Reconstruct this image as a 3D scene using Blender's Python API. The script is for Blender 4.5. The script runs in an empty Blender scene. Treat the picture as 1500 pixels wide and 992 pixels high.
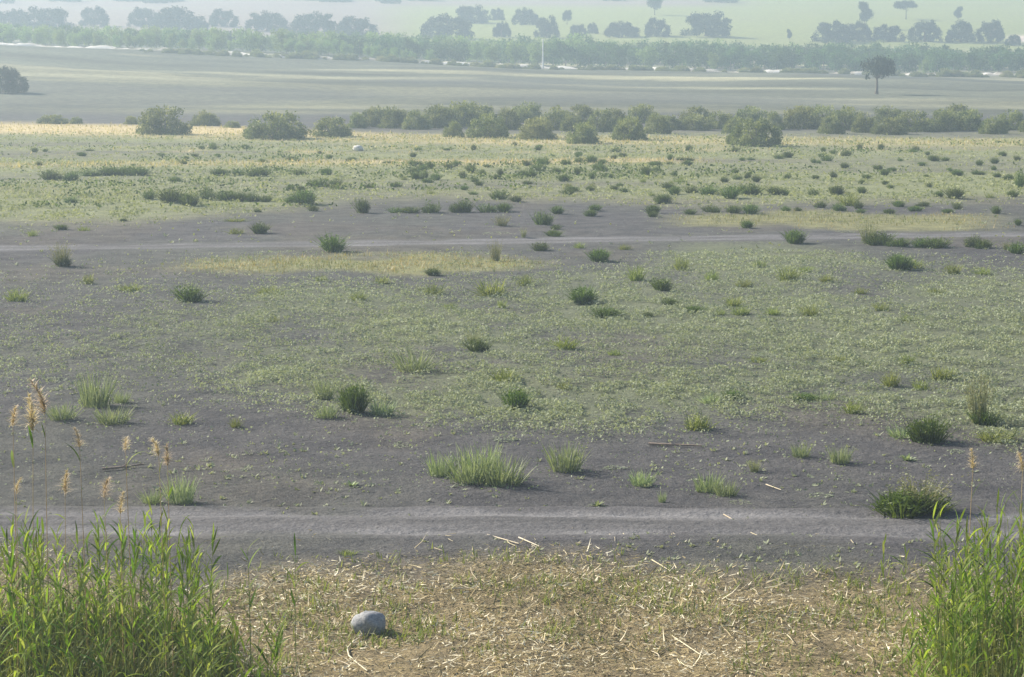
import bpy, bmesh, math
import numpy as np
from mathutils import Vector, Matrix
R = math.radians
rng = np.random.default_rng(7)
SC = bpy.context.scene
COL = SC.collection

# ------------------------------------------------------------------ camera, sky, sun, exposure
F, CX, CY, HOR, HC = 3500.0, 750.0, 496.0, 60.0, 7.8      # focal length in photo pixels, centre, eye-level row, eye height
PITCH = math.atan((CY - HOR) / F)
cam_d = bpy.data.cameras.new("camera")
cam = bpy.data.objects.new("camera", cam_d); COL.objects.link(cam)
cam.location = (0, 0, HC); cam.rotation_euler = (math.pi / 2 - PITCH, 0, 0)
cam_d.sensor_width = 36; cam_d.lens = F / 1500 * 36
cam_d.clip_start = 0.5; cam_d.clip_end = 5000
SC.camera = cam

SUN_EL, SUN_AZ = R(31), R(-58)           # azimuth from +Y (away from the camera), negative = to the left
W = bpy.data.worlds.new("World"); SC.world = W; W.use_nodes = True
wn = W.node_tree.nodes; wl = W.node_tree.links
bgn = wn["Background"]; bgn.inputs["Strength"].default_value = 0.072
sky = wn.new("ShaderNodeTexSky"); sky.sky_type = 'NISHITA'; sky.sun_disc = False
sky.sun_elevation = SUN_EL; sky.sun_rotation = SUN_AZ % (2 * math.pi)
sky.air_density = 1.2; sky.dust_density = 2.0; sky.ozone_density = 1.0
wl.new(sky.outputs[0], bgn.inputs[0])
sl = bpy.data.lights.new("sun", 'SUN'); sl.energy = 5.0; sl.angle = R(0.6); sl.color = (1.0, 0.91, 0.76)
so = bpy.data.objects.new("sun", sl); COL.objects.link(so)
sd = Vector((math.sin(SUN_AZ) * math.cos(SUN_EL), math.cos(SUN_AZ) * math.cos(SUN_EL), math.sin(SUN_EL)))
so.rotation_euler = sd.to_track_quat('Z', 'Y').to_euler(); so.location = sd * 60
SC.view_settings.view_transform = 'Standard'; SC.view_settings.look = 'None'
SC.view_settings.gamma = 1.0; SC.view_settings.use_curve_mapping = False
SC.view_settings.exposure = 0.86
SC.cycles.volume_bounces = 1
SC.cycles.max_bounces = 6

# ------------------------------------------------------------------ number helpers
def vnoise(x, y, seed=0):
    x = np.asarray(x, float); y = np.asarray(y, float)
    xi = np.floor(x).astype(np.int64); yi = np.floor(y).astype(np.int64)
    fx = x - xi; fy = y - yi; fx = fx * fx * (3 - 2 * fx); fy = fy * fy * (3 - 2 * fy)
    def h(a, b):
        n = (a * 374761393 + b * 668265263 + seed * 974711) & 0x7fffffff
        n = ((n ^ (n >> 13)) * 1274126177) & 0x7fffffff
        return ((n ^ (n >> 16)) & 0xffff) / 65535.0
    return (h(xi, yi) * (1 - fx) + h(xi + 1, yi) * fx) * (1 - fy) + (h(xi, yi + 1) * (1 - fx) + h(xi + 1, yi + 1) * fx) * fy
def fbm(x, y, seed=0, o=4):
    s = 0; a = .5; t = 0
    for k in range(o):
        s = s + a * vnoise(np.asarray(x) * 2 ** k + 17.3 * k, np.asarray(y) * 2 ** k - 9.1 * k, seed + k); t += a; a *= .5
    return s / t
def sst(a, b, x):
    t = np.clip((np.asarray(x, float) - a) / (b - a), 0, 1); return t * t * (3 - 2 * t)
def band(v, a, b, s): return sst(a - s, a + s, v) * (1 - sst(b - s, b + s, v))

# ------------------------------------------------------------------ terrain
KD = np.array([0, 250, 330, 430, 500, 560, 640, 850, 1000, 1150, 1400, 3000.])
KX = np.array([-400, 0, 300, 750, 1100, 1500, 1900.])
KZ = np.array([
    #   0  250  330  430  500  560  640  850  1000 1150 1400
    [0, 0, 3.2, 9.0, 9.0, 10.0, 12.5, 22.5, 32, 37, 38, 38],
    [0, 0, 2.3, 7.6, 7.6, 9.0, 12.0, 22.5, 32, 37, 38, 38],
    [0, 0, 1.5, 5.8, 5.9, 8.0, 11.5, 22.5, 32, 37, 38, 38],
    [0, 0, 0.7, 3.4, 3.9, 6.8, 11.0, 22.5, 32, 37, 38, 38],
    [0, 0, 0.5, 2.4, 2.9, 6.2, 11.0, 22.5, 32, 37, 38, 38],
    [0, 0, 0.4, 1.6, 2.2, 5.8, 10.6, 22.0, 32, 37, 38, 38],
    [0, 0, 0.3, 1.2, 1.9, 5.5, 10.4, 22.0, 32, 37, 38, 38]])
def hill(X, Y):
    u = np.clip(CX + F * X / np.maximum(Y, 60.), KX[0], KX[-1])
    s = 0
    for o in (-26, -13, 0, 13, 26):
        d = np.clip(Y + o, 0, 2990)
        i = np.clip(np.searchsorted(KD, d, side='right') - 1, 0, len(KD) - 2); ti = (d - KD[i]) / (KD[i + 1] - KD[i])
        j = np.clip(np.searchsorted(KX, u, side='right') - 1, 0, len(KX) - 2); tj = (u - KX[j]) / (KX[j + 1] - KX[j])
        s = s + (KZ[j, i] * (1 - ti) + KZ[j, i + 1] * ti) * (1 - tj) + (KZ[j + 1, i] * (1 - ti) + KZ[j + 1, i + 1] * ti) * tj
    return s / 5
def track_y(k, X):
    X = np.asarray(X, float)
    if k == 0: return 38.2 - 0.055 * X + 0.25 * np.sin(X * .21 + .6)
    return 93.6 + 0.13 * X + 0.8 * np.sin(X * .06)
TW = (1.55, 1.7)                                           # half widths of the two tracks
def terrain(X, Y):
    X = np.asarray(X, float); Y = np.asarray(Y, float)
    z = hill(X, Y)
    z = z + 6.2 * (1 - sst(3, 20, Y + 0.6 * np.sin(X * .15)))
    near = 1 - sst(230, 300, Y)
    rough = (fbm(X * .9, Y * .9, 3, 3) - .5) * .09 + (fbm(X * .12, Y * .12, 5, 2) - .5) * .16
    tm = 0
    for k in (0, 1):
        dy = np.abs(Y - track_y(k, X)); tm = np.maximum(tm, 1 - sst(TW[k] - .1, TW[k] + .9, dy))
    z = z + rough * near * (1 - tm * .9) - .055 * (1 - sst(0, 1, np.minimum(np.abs(Y - track_y(0, X)) - TW[0] + .95, np.abs(Y - track_y(1, X)) - TW[1] + .95) / .8))
    z = z + (1 - near) * ((fbm(X * .02, Y * .02, 9, 3) - .5) * 1.8 + (fbm(X * .05, Y * .10, 13, 3) - .5) * .35)
    return z
cp, sp = math.cos(PITCH), math.sin(PITCH)
def proj(X, Y, Z):
    dz = np.asarray(Z) - HC; dep = Y * cp - dz * sp; up = Y * sp + dz * cp
    return CX + F * X / dep, CY - F * up / dep
def ground_at(px, py):
    """photo row and column -> the point of the ground that stands there"""
    a = (px - CX) / F; b = (CY - py) / F
    d = np.array([a, cp + b * sp, -sp + b * cp])
    t = np.concatenate([np.linspace(22, 300, 900), np.linspace(300.5, 1150, 1500)])
    P = d[None, :] * t[:, None]; below = (P[:, 2] + HC) < terrain(P[:, 0], P[:, 1])
    k = int(np.argmax(below)) if below.any() else len(t) - 1
    lo, hi = t[max(k - 1, 0)], t[k]
    for _ in range(14):
        m = .5 * (lo + hi); p = d * m
        if p[2] + HC < terrain(p[0], p[1]): hi = m
        else: lo = m
    p = d * hi
    return float(p[0]), float(p[1]), float(terrain(p[0], p[1]))
def ppm(Y, Z=0.): return F / (Y * cp - (Z - HC) * sp)

# ------------------------------------------------------------------ mesh builder
class MB:
    def __init__(s): s.V = []; s.Q = []; s.A = []; s.n = 0
    def add(s, V, Q, v):
        V = np.asarray(V, np.float32).reshape(-1, 3); Q = np.asarray(Q, np.int32).reshape(-1, 4)
        s.V.append(V); s.Q.append(Q + s.n); s.n += len(V)
        s.A.append(np.broadcast_to(np.asarray(v, np.float32), (len(Q),)).copy())
    def data(s, name, mat, smooth=False):
        V = np.concatenate(s.V); Q = np.concatenate(s.Q); A = np.concatenate(s.A)
        m = bpy.data.meshes.new(name)
        m.vertices.add(len(V)); m.vertices.foreach_set("co", V.ravel())
        m.loops.add(Q.size); m.loops.foreach_set("vertex_index", Q.ravel())
        m.polygons.add(len(Q)); m.polygons.foreach_set("loop_start", np.arange(0, Q.size, 4, dtype=np.int32))
        at = m.attributes.new("v", 'FLOAT', 'FACE'); at.data.foreach_set("value", A)
        m.update(calc_edges=True)
        if smooth: m.shade_smooth()
        m.materials.append(mat)
        return m
def strips(mb, base, az, lean, bend, L, Wd, segs=3, v=0., twist=0., lens=False):
    base = np.asarray(base, float); N = len(base)
    f = lambda a: np.broadcast_to(np.asarray(a, float), (N,))
    az, lean, bend, L, Wd, twist = map(f, (az, lean, bend, L, Wd, twist))
    t = np.linspace(0, 1, segs + 1)
    th = lean[:, None] + bend[:, None] * t[None]
    thm = .5 * (th[:, 1:] + th[:, :-1]); ds = (L / segs)[:, None]
    h = np.concatenate([np.zeros((N, 1)), np.cumsum(np.sin(thm) * ds, 1)], 1)
    z = np.concatenate([np.zeros((N, 1)), np.cumsum(np.cos(thm) * ds, 1)], 1)
    ca, sa = np.cos(az)[:, None], np.sin(az)[:, None]
    P = np.stack([base[:, :1] + h * ca, base[:, 1:2] + h * sa, base[:, 2:3] + z], -1)
    side = np.stack([-sa + 0 * th, ca + 0 * th, 0 * th], -1)
    nor = np.stack([np.cos(th) * ca, np.cos(th) * sa, -np.sin(th)], -1)
    tw = twist[:, None, None]; side = side * np.cos(tw) + nor * np.sin(tw)
    w = np.maximum((np.sin(np.pi * (0.12 + .88 * t)) if lens else (1 - t) ** .7), .04)[None, :, None] * (Wd * .5)[:, None, None]
    V = np.stack([P - side * w, P + side * w], 2).reshape(-1, 3)
    o = (np.arange(N) * (segs + 1) * 2)[:, None] + np.arange(segs)[None] * 2
    Q = np.stack([o, o + 1, o + 3, o + 2], -1).reshape(-1, 4)
    mb.add(V, Q, np.repeat(f(v), segs))
def cards(mb, P, size, v, flat=0., asp=.5):
    """small pointed leaf faces of random direction"""
    P = np.asarray(P, float); N = len(P)
    a = rng.normal(size=(N, 3)); a[:, 2] *= (1 - flat); a /= np.linalg.norm(a, axis=1)[:, None]
    b = rng.normal(size=(N, 3)); b[:, 2] *= (1 - flat); b -= a * (a * b).sum(1)[:, None]; b /= np.linalg.norm(b, axis=1)[:, None]
    s = np.broadcast_to(np.asarray(size, float), (N,))[:, None]
    V = np.stack([P - a * s * .5, P + b * s * asp * .5, P + a * s * .5, P - b * s * asp * .5], 1).reshape(-1, 3)
    mb.add(V, np.arange(N * 4).reshape(-1, 4), v)
def tube(mb, pts, rad, sides=6, v=0.):
    pts = np.asarray(pts, float); n = len(pts); rad = np.broadcast_to(np.asarray(rad, float), (n,))
    T = np.gradient(pts, axis=0); T /= np.linalg.norm(T, axis=1)[:, None] + 1e-9
    ref = np.array([0.31, .95, .05]); A = np.cross(T, ref); A /= np.linalg.norm(A, axis=1)[:, None] + 1e-9; B = np.cross(T, A)
    an = np.arange(sides) * 2 * np.pi / sides
    V = pts[:, None] + (A[:, None] * np.cos(an)[None, :, None] + B[:, None] * np.sin(an)[None, :, None]) * rad[:, None, None]
    Q = [[i * sides + k, i * sides + (k + 1) % sides, (i + 1) * sides + (k + 1) % sides, (i + 1) * sides + k] for i in range(n - 1) for k in range(sides)]
    mb.add(V.reshape(-1, 3), Q, v)
    c = np.array([pts[0], pts[-1]])
    o = (n - 1) * sides
    if sides == 6:
        mb.add(V[-1], [[0, 1, 2, 3], [0, 3, 4, 5]], v); mb.add(V[0], [[3, 2, 1, 0], [5, 4, 3, 0]], v)
    if sides == 4:
        mb.add(V[-1], [[0, 1, 2, 3]], v); mb.add(V[0], [[3, 2, 1, 0]], v)
def inball(n, bias=.5):
    p = rng.normal(size=(n, 3)); p /= np.linalg.norm(p, axis=1)[:, None]
    return p * (rng.random((n, 1)) ** bias)

# ------------------------------------------------------------------ objects and tags
def link(name, data, loc=(0, 0, 0), parent=None):
    o = bpy.data.objects.new(name, data); COL.objects.link(o); o.location = loc
    if parent is not None: o.parent = parent
    return o
def tag(o, label, cat, group=None):
    o["label"] = label; o["category"] = cat
    if group: o["group"] = group
    return o
def kind(o, k): o["kind"] = k; return o
def spread(name, meshes, loc, rz=0, sc=(1, 1, 1)):
    """an Empty with one child per (part name, mesh)"""
    e = link(name, None, loc); e.empty_display_size = .1; e.rotation_euler = (0, 0, rz); e.scale = sc
    for pn, md in meshes: link(pn, md, parent=e)
    return e

# ------------------------------------------------------------------ materials
def nodes(name):
    m = bpy.data.materials.new(name); m.use_nodes = True
    nt = m.node_tree; b = nt.nodes["Principled BSDF"]; b.inputs["Roughness"].default_value = .85
    b.inputs["Specular IOR Level"].default_value = .25
    return m, nt, b
def mixc(nt, fac, a, b, typ='MIX'):
    n = nt.nodes.new("ShaderNodeMix"); n.data_type = 'RGBA'; n.blend_type = typ
    for i, x in ((0, fac), (6, a), (7, b)):
        if isinstance(x, (int, float)): n.inputs[i].default_value = x
        elif isinstance(x, tuple): n.inputs[i].default_value = (*x, 1)
        else: nt.links.new(x, n.inputs[i])
    return n.outputs[2]
def math_n(nt, op, a, b=0., c=None):
    n = nt.nodes.new("ShaderNodeMath"); n.operation = op
    for i, x in enumerate((a, b) if c is None else (a, b, c)):
        if isinstance(x, (int, float)): n.inputs[i].default_value = x
        else: nt.links.new(x, n.inputs[i])
    return n.outputs[0]
def noise_n(nt, scale, detail=4, rough=.55, vec=None):
    n = nt.nodes.new("ShaderNodeTexNoise"); n.inputs["Scale"].default_value = scale; n.inputs["Detail"].default_value = detail
    n.inputs["Roughness"].default_value = rough
    if vec is None:
        g = nt.nodes.new("ShaderNodeNewGeometry"); vec = g.outputs["Position"]
    nt.links.new(vec, n.inputs["Vector"]); return n.outputs[0]
def ramp2(nt, fac, lo, hi, smooth=True):
    n = nt.nodes.new("ShaderNodeMapRange"); n.interpolation_type = 'SMOOTHSTEP'
    for i, x in ((1, lo), (2, hi)): n.inputs[i].default_value = x
    nt.links.new(fac, n.inputs[0]); return n.outputs[0]
def leaf_mat(name, dark, light, trans=.3, vary=.35, rough=.55, dry=None, mid=None):
    m, nt, b = nodes(name)
    a = nt.nodes.new("ShaderNodeAttribute"); a.attribute_name = "v"
    c = mixc(nt, a.outputs["Fac"], dark, light)
    if mid is not None:
        c = mixc(nt, ramp2(nt, a.outputs["Fac"], 0., .5), dark, mid); c = mixc(nt, ramp2(nt, a.outputs["Fac"], .5, 1.), c, light)
    oi = nt.nodes.new("ShaderNodeObjectInfo")
    if dry is not None:                                           # a few objects of the kind are drier
        c = mixc(nt, math_n(nt, 'MULTIPLY', ramp2(nt, oi.outputs["Random"], .78, 1.0), .6), c, dry)
    val = math_n(nt, 'ADD', math_n(nt, 'MULTIPLY', oi.outputs["Random"], vary), 1 - vary * .5)
    hs = nt.nodes.new("ShaderNodeHueSaturation"); nt.links.new(c, hs.inputs["Color"]); nt.links.new(val, hs.inputs["Value"])
    nt.links.new(math_n(nt, 'ADD', math_n(nt, 'MULTIPLY', oi.outputs["Random"], .03), .485), hs.inputs["Hue"])
    c = hs.outputs[0]
    nt.links.new(c, b.inputs["Base Color"]); b.inputs["Roughness"].default_value = rough
    if trans > 0:
        t = nt.nodes.new("ShaderNodeBsdfTranslucent"); nt.links.new(mixc(nt, 1., c, (1.0, 1.0, .6), 'MULTIPLY'), t.inputs[0])
        ms = nt.nodes.new("ShaderNodeMixShader"); ms.inputs[0].default_value = trans
        nt.links.new(b.outputs[0], ms.inputs[1]); nt.links.new(t.outputs[0], ms.inputs[2])
        nt.links.new(ms.outputs[0], nt.nodes["Material Output"].inputs[0])
    return m
def rough_mat(name, a, b_, scale=8., bump=.3):
    m, nt, b = nodes(name)
    oi = nt.nodes.new("ShaderNodeTexCoord")
    n = noise_n(nt, scale, 6, .6, oi.outputs["Object"])
    nt.links.new(mixc(nt, ramp2(nt, n, .3, .7), a, b_), b.inputs["Base Color"])
    bp = nt.nodes.new("ShaderNodeBump"); bp.inputs["Strength"].default_value = bump; bp.inputs["Distance"].default_value = .02
    nt.links.new(n, bp.inputs["Height"]); nt.links.new(bp.outputs[0], b.inputs["Normal"])
    return m
M = dict(
    reed=leaf_mat("reed_leaf", (.095, .19, .018), (.33, .43, .06), .55, .8, .7, dry=(.36, .33, .12)),
    reed_stem=leaf_mat("reed_stem", (.17, .22, .06), (.25, .28, .09), 0, .4),
    plume=leaf_mat("reed_plume", (.50, .42, .31), (.80, .70, .56), .35, .3),
    straw=leaf_mat("straw", (.15, .125, .055), (.84, .78, .62), .15, .2, .5, mid=(.50, .39, .21)),
    drygrass=leaf_mat("dry_grass", (.22, .26, .09), (.50, .41, .22), .3, .2),
    farstraw=leaf_mat("pale_dry_grass", (.42, .36, .19), (.62, .52, .28), .3, .2),
    dark=leaf_mat("dark_tuft", (.030, .062, .010), (.165, .235, .038), .28, .5),
    light=leaf_mat("light_tuft", (.15, .215, .10), (.41, .48, .29), .35, .3),
    yellow=leaf_mat("yellow_tuft", (.13, .18, .045), (.33, .37, .11), .4, .35),
    feather=leaf_mat("feathery_tuft", (.15, .18, .085), (.40, .39, .24), .3, .3),
    mat=leaf_mat("creeping_leaf", (.145, .178, .118), (.44, .485, .345), .3, .2, .95),
    bush=leaf_mat("shrub_leaf", (.10, .145, .055), (.39, .41, .165), .35, .35, dry=(.34, .29, .15)),
    young=leaf_mat("young_tree_leaf", (.048, .105, .036), (.145, .255, .07), .3, .5),
    younglight=leaf_mat("pale_tree_leaf", (.14, .23, .07), (.33, .44, .14), .35, .4),
    undergrowth=leaf_mat("undergrowth_leaf", (.06, .10, .015), (.24, .28, .06), .4, .3, .5, mid=(.16, .17, .05)),
    slope=leaf_mat("slope_grass", (.12, .135, .095), (.24, .235, .16), .2, .2),
    farmat=leaf_mat("plain_leaf", (.20, .235, .105), (.45, .46, .26), .3, .2, .95),
    pine=leaf_mat("pine_needles", (.022, .042, .022), (.055, .085, .038), .1, .3),
    bark=rough_mat("bark", (.10, .075, .055), (.20, .16, .125), 3.),
    palebark=rough_mat("pale_bark", (.22, .20, .17), (.36, .33, .29), 3.),
    rock=rough_mat("rock_face", (.235, .245, .265), (.40, .41, .435), 7., .35),
    wood=rough_mat("dry_wood", (.22, .165, .135), (.38, .30, .245), 6., .5),
    white=rough_mat("white_paint", (.70, .70, .70), (.82, .82, .82), 2., .1),
    whitestone=rough_mat("white_stone", (.55, .54, .52), (.78, .77, .74), 6., .4),
)

# ------------------------------------------------------------------ cover of the ground, as fractions
def fields(X, Y):
    Z = terrain(X, Y)
    px, py = proj(X, Y, Z)
    n1 = fbm(X * .09, Y * .045, 21, 4); n2 = fbm(X * .35, Y * .2, 33, 4)
    wob = (n1 - .5)
    far = (Y > 235)
    on = (Y > 26) & (Y < 262)
    # creeping green mat of the middle plain
    top = np.interp(px, [0, 250, 500, 700, 900, 1020, 1250, 1500], [425, 432, 424, 408, 412, 384, 398, 392])
    bot = np.interp(px, [-300, 0, 200, 400, 600, 900, 1100, 1300, 1500, 1800], [525, 545, 545, 555, 598, 605, 600, 590, 640, 650])
    mat = band(py + wob * 110, top - 4, bot + 4, 50) * np.interp(px, [0, 120, 350, 480, 800, 1500], [.50, .56, .80, .92, 1, 1])
    mat = mat * np.clip(.70 + 1.3 * (n2 - .45) + .7 * (n1 - .5), .1, 1.1)
    # far plain: green in uneven bands, from the bare strip to the shrubs
    nb = fbm(X * .03, Y * .16, 41, 4)
    edge = np.interp(px, [-200, 0, 200, 420, 520, 700, 900, 1000, 1150, 1250, 1500, 1700], [334, 330, 325, 300, 288, 286, 292, 296, 300, 296, 286, 286])
    plain = (1 - sst(edge - 16, edge + 16, py + wob * 40)) * sst(186, 204, py)
    plain = plain * np.clip(.70 + 1.9 * (nb - .45), .28, 1)
    # yellow dry grass strips
    yel = band(py + (n2 - .5) * 20 + wob * 8, np.interp(px, [200, 420, 560, 860], [391, 379, 376, 380]), np.interp(px, [200, 420, 600, 860], [394, 399, 399, 389]), 6) * band(px, 265, 790, 60)
    yel = np.maximum(yel, .85 * band(py + (n2 - .5) * 20 + wob * 10, 313, 334, 5) * band(px, 990, 1450, 60))
    yel = np.maximum(yel, .75 * band(py + (n2 - .5) * 10, 272, 292, 6) * band(px, -200, 215, 40))
    # pale straw bands in the far plain
    st = band(py, np.interp(px, [0, 350, 600, 1500], [180, 186, 198, 205]), np.interp(px, [0, 350, 600, 1500], [196, 206, 210, 214]), 3)
    st = np.maximum(st, .8 * band(py + wob * 8, np.interp(px, [0, 1000], [240, 233]), np.interp(px, [0, 1000], [247, 241]), 2.5) * band(px, -300, 1000, 90) * sst(.3, .5, n1 + .12))
    st = np.maximum(st, .55 * band(py + wob * 14, 214, 226, 4) * band(px, 200, 1400, 200) * sst(.4, .6, n2))
    # straw litter in the foreground
    sl_ = sst(-16, 56, py - np.interp(px, [-100, 300, 480, 640, 760, 900, 1050, 1300, 1600], [812, 850, 836, 822, 806, 812, 826, 846, 850]) + (n2 - .5) * 90) * (Y > 15)
    return px, py, mat * on, np.clip(plain, 0, 1) * on, yel * on, st * on, sl_, n1, n2, nb

SOIL = np.array([.096, .0945, .103]); MATC = np.array([.135, .152, .110]); PLAIN = np.array([.32, .325, .175])
YEL = np.array([.25, .25, .125]); PALE = np.array([.56, .46, .27]); LITTER = np.array([.245, .20, .125])
def ground_color(X, Y):
    px, py, mat, plain, yel, st, sl_, n1, n2, nb = fields(X, Y)
    mx = lambda c, t, k: c + (t - c) * np.clip(k, 0, 1)[..., None]
    c = np.broadcast_to(SOIL, X.shape + (3,)).copy()
    c *= (.80 + .40 * n1)[..., None]
    ng = fbm(X * .22, Y * .10, 55, 4)
    c = mx(c, np.array([.105, .113, .095]), .35 * sst(.45, .68, ng) * (Y > 26)); c = mx(c, np.array([.120, .108, .100]), .5 * sst(.52, .70, fbm(X * .3, Y * .16, 57, 4)))
    c = mx(c, MATC, mat * .4); c = mx(c, PLAIN, plain * .85); c = mx(c, YEL, yel * .95); c = mx(c, PALE, st)
    c = mx(c, LITTER, sl_)
    # the far slope and the fields on the hill
    H1 = np.array([.125, .130, .098]); H2 = np.array([.36, .345, .225])
    ns = fbm(X * .013, Y * .06 + X * .014, 61, 5)
    streak = sst(.46, .58, ns) * (.35 + .65 * sst(300, 400, Y))
    hc = H1 + (H2 - H1) * streak[..., None]
    hc = hc * (.40 + 1.2 * fbm(X * .035, Y * .10, 66, 5))[..., None]
    hc = mx(hc, np.array([.10, .105, .10]), .7 * sst(.54, .34, fbm(X * .015, Y * .02, 71, 3)))
    hf = sst(246, 262, Y + 14 * (n1 - .5)); c = mx(c, hc, hf)
    GF = np.array([.25, .28, .10]); PF = np.array([.27, .225, .20])
    fld = fbm(X * .006, Y * .01, 81, 2)
    gx = sst(520, 640, px + (n2 - .5) * 30)
    fc = PF + (GF - PF) * np.clip(gx * (.82 + .36 * n1) * (1 - sst(4, 14, 18 - py) * sst(1150, 1000, px)), 0, 1)[..., None]
    fc = mx(fc, np.array([.24, .30, .15]), sst(.5, .62, fld) * (1 - gx) * .8)
    fc = mx(fc, np.array([.62, .52, .46]), band(px, 1478, 1560, 6) * band(py, 52, 62, 3))
    c = mx(c, fc, sst(548, 575, Y))
    return np.clip(c, 0, 1), np.clip(np.maximum(mat, plain * .75), 0, 1), sl_

def build_ground():
    ys = np.concatenate([np.arange(-60, 22, 2.5), np.arange(22, 27, .5), 27300 / np.arange(1010, 105, -3.0), ])
    ys = np.concatenate([ys[ys < 258], np.arange(258, 700, 3.5), np.arange(700, 1420, 16)])
    s = np.concatenate([-1 - np.linspace(1, .08, 14), np.linspace(-1, 1, 261), 1 + np.linspace(.08, 1, 14)])
    w = np.maximum(16, .27 * ys + 4)
    X = np.where(np.abs(s)[None] <= 1, s[None] * w[:, None], np.sign(s)[None] * (w[:, None] + (np.abs(s)[None] - 1) ** 1.5 * (560 - w[:, None])))
    Y = np.broadcast_to(ys[:, None], X.shape)
    Z = terrain(X, Y)
    nr, nc = X.shape
    V = np.stack([X, Y, Z], -1).reshape(-1, 3)
    i = (np.arange(nr - 1)[:, None] * nc + np.arange(nc - 1)[None]).ravel()
    mb = MB(); mb.add(V, np.stack([i, i + 1, i + nc + 1, i + nc], -1), 0.)
    m, nt, b = nodes("ground_soil")
    at = nt.nodes.new("ShaderNodeAttribute"); at.attribute_name = "tint"
    cv = nt.nodes.new("ShaderNodeAttribute"); cv.attribute_name = "cover"
    g = nt.nodes.new("ShaderNodeNewGeometry"); pos = g.outputs["Position"]
    nf = noise_n(nt, 5.5, 6, .65, pos); nm = noise_n(nt, .9, 5, .6, pos); nff = noise_n(nt, 26., 4, .7, pos)
    c = mixc(nt, ramp2(nt, nf, .3, .7), at.outputs["Color"], mixc(nt, 1., at.outputs["Color"], (1.32, 1.30, 1.28), 'MULTIPLY'))
    c = mixc(nt, ramp2(nt, nm, .35, .65), mixc(nt, 1., c, (.74, .75, .77), 'MULTIPLY'), mixc(nt, 1., c, (1.1, 1.1, 1.06), 'MULTIPLY'))
    # thin creeping leaves too small to be built, broken up where the cover thins
    k = math_n(nt, 'ADD', math_n(nt, 'MULTIPLY', cv.outputs["Fac"], .55), math_n(nt, 'SUBTRACT', nf, .62))
    k = ramp2(nt, math_n(nt, 'ADD', k, math_n(nt, 'MULTIPLY', math_n(nt, 'SUBTRACT', nff, .5), .5)), .02, .22)
    c = mixc(nt, math_n(nt, 'MULTIPLY', k, .55), c, (.20, .23, .125))
    c = mixc(nt, ramp2(nt, nff, .32, .68), mixc(nt, 1., c, (.72, .72, .74), 'MULTIPLY'), mixc(nt, 1., c, (1.22, 1.22, 1.20), 'MULTIPLY'))
    # small pale specks of dry crust
    sp_ = ramp2(nt, noise_n(nt, 14., 2, .5, pos), .70, .76)
    c = mixc(nt, math_n(nt, 'MULTIPLY', sp_, .6), c, (.34, .33, .26))
    nt.links.new(c, b.inputs["Base Color"]); b.inputs["Roughness"].default_value = .95; b.inputs["Specular IOR Level"].default_value = .1
    bp = nt.nodes.new("ShaderNodeBump"); bp.inputs["Strength"].default_value = 1.; bp.inputs["Distance"].default_value = .10
    nt.links.new(math_n(nt, 'ADD', nf, math_n(nt, 'MULTIPLY', nff, .3)), bp.inputs["Height"]); nt.links.new(bp.outputs[0], b.inputs["Normal"])
    me = mb.data("ground", m, True)
    c, cov, _ = ground_color(X, Y)
    a = me.attributes.new("tint", 'FLOAT_COLOR', 'POINT')
    a.data.foreach_set("color", np.concatenate([c.reshape(-1, 3), np.ones((nr * nc, 1))], 1).astype(np.float32).ravel())
    a = me.attributes.new("cover", 'FLOAT', 'POINT'); a.data.foreach_set("value", cov.astype(np.float32).ravel())
    return kind(link("ground", me), "structure")
GROUND = build_ground()

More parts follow.
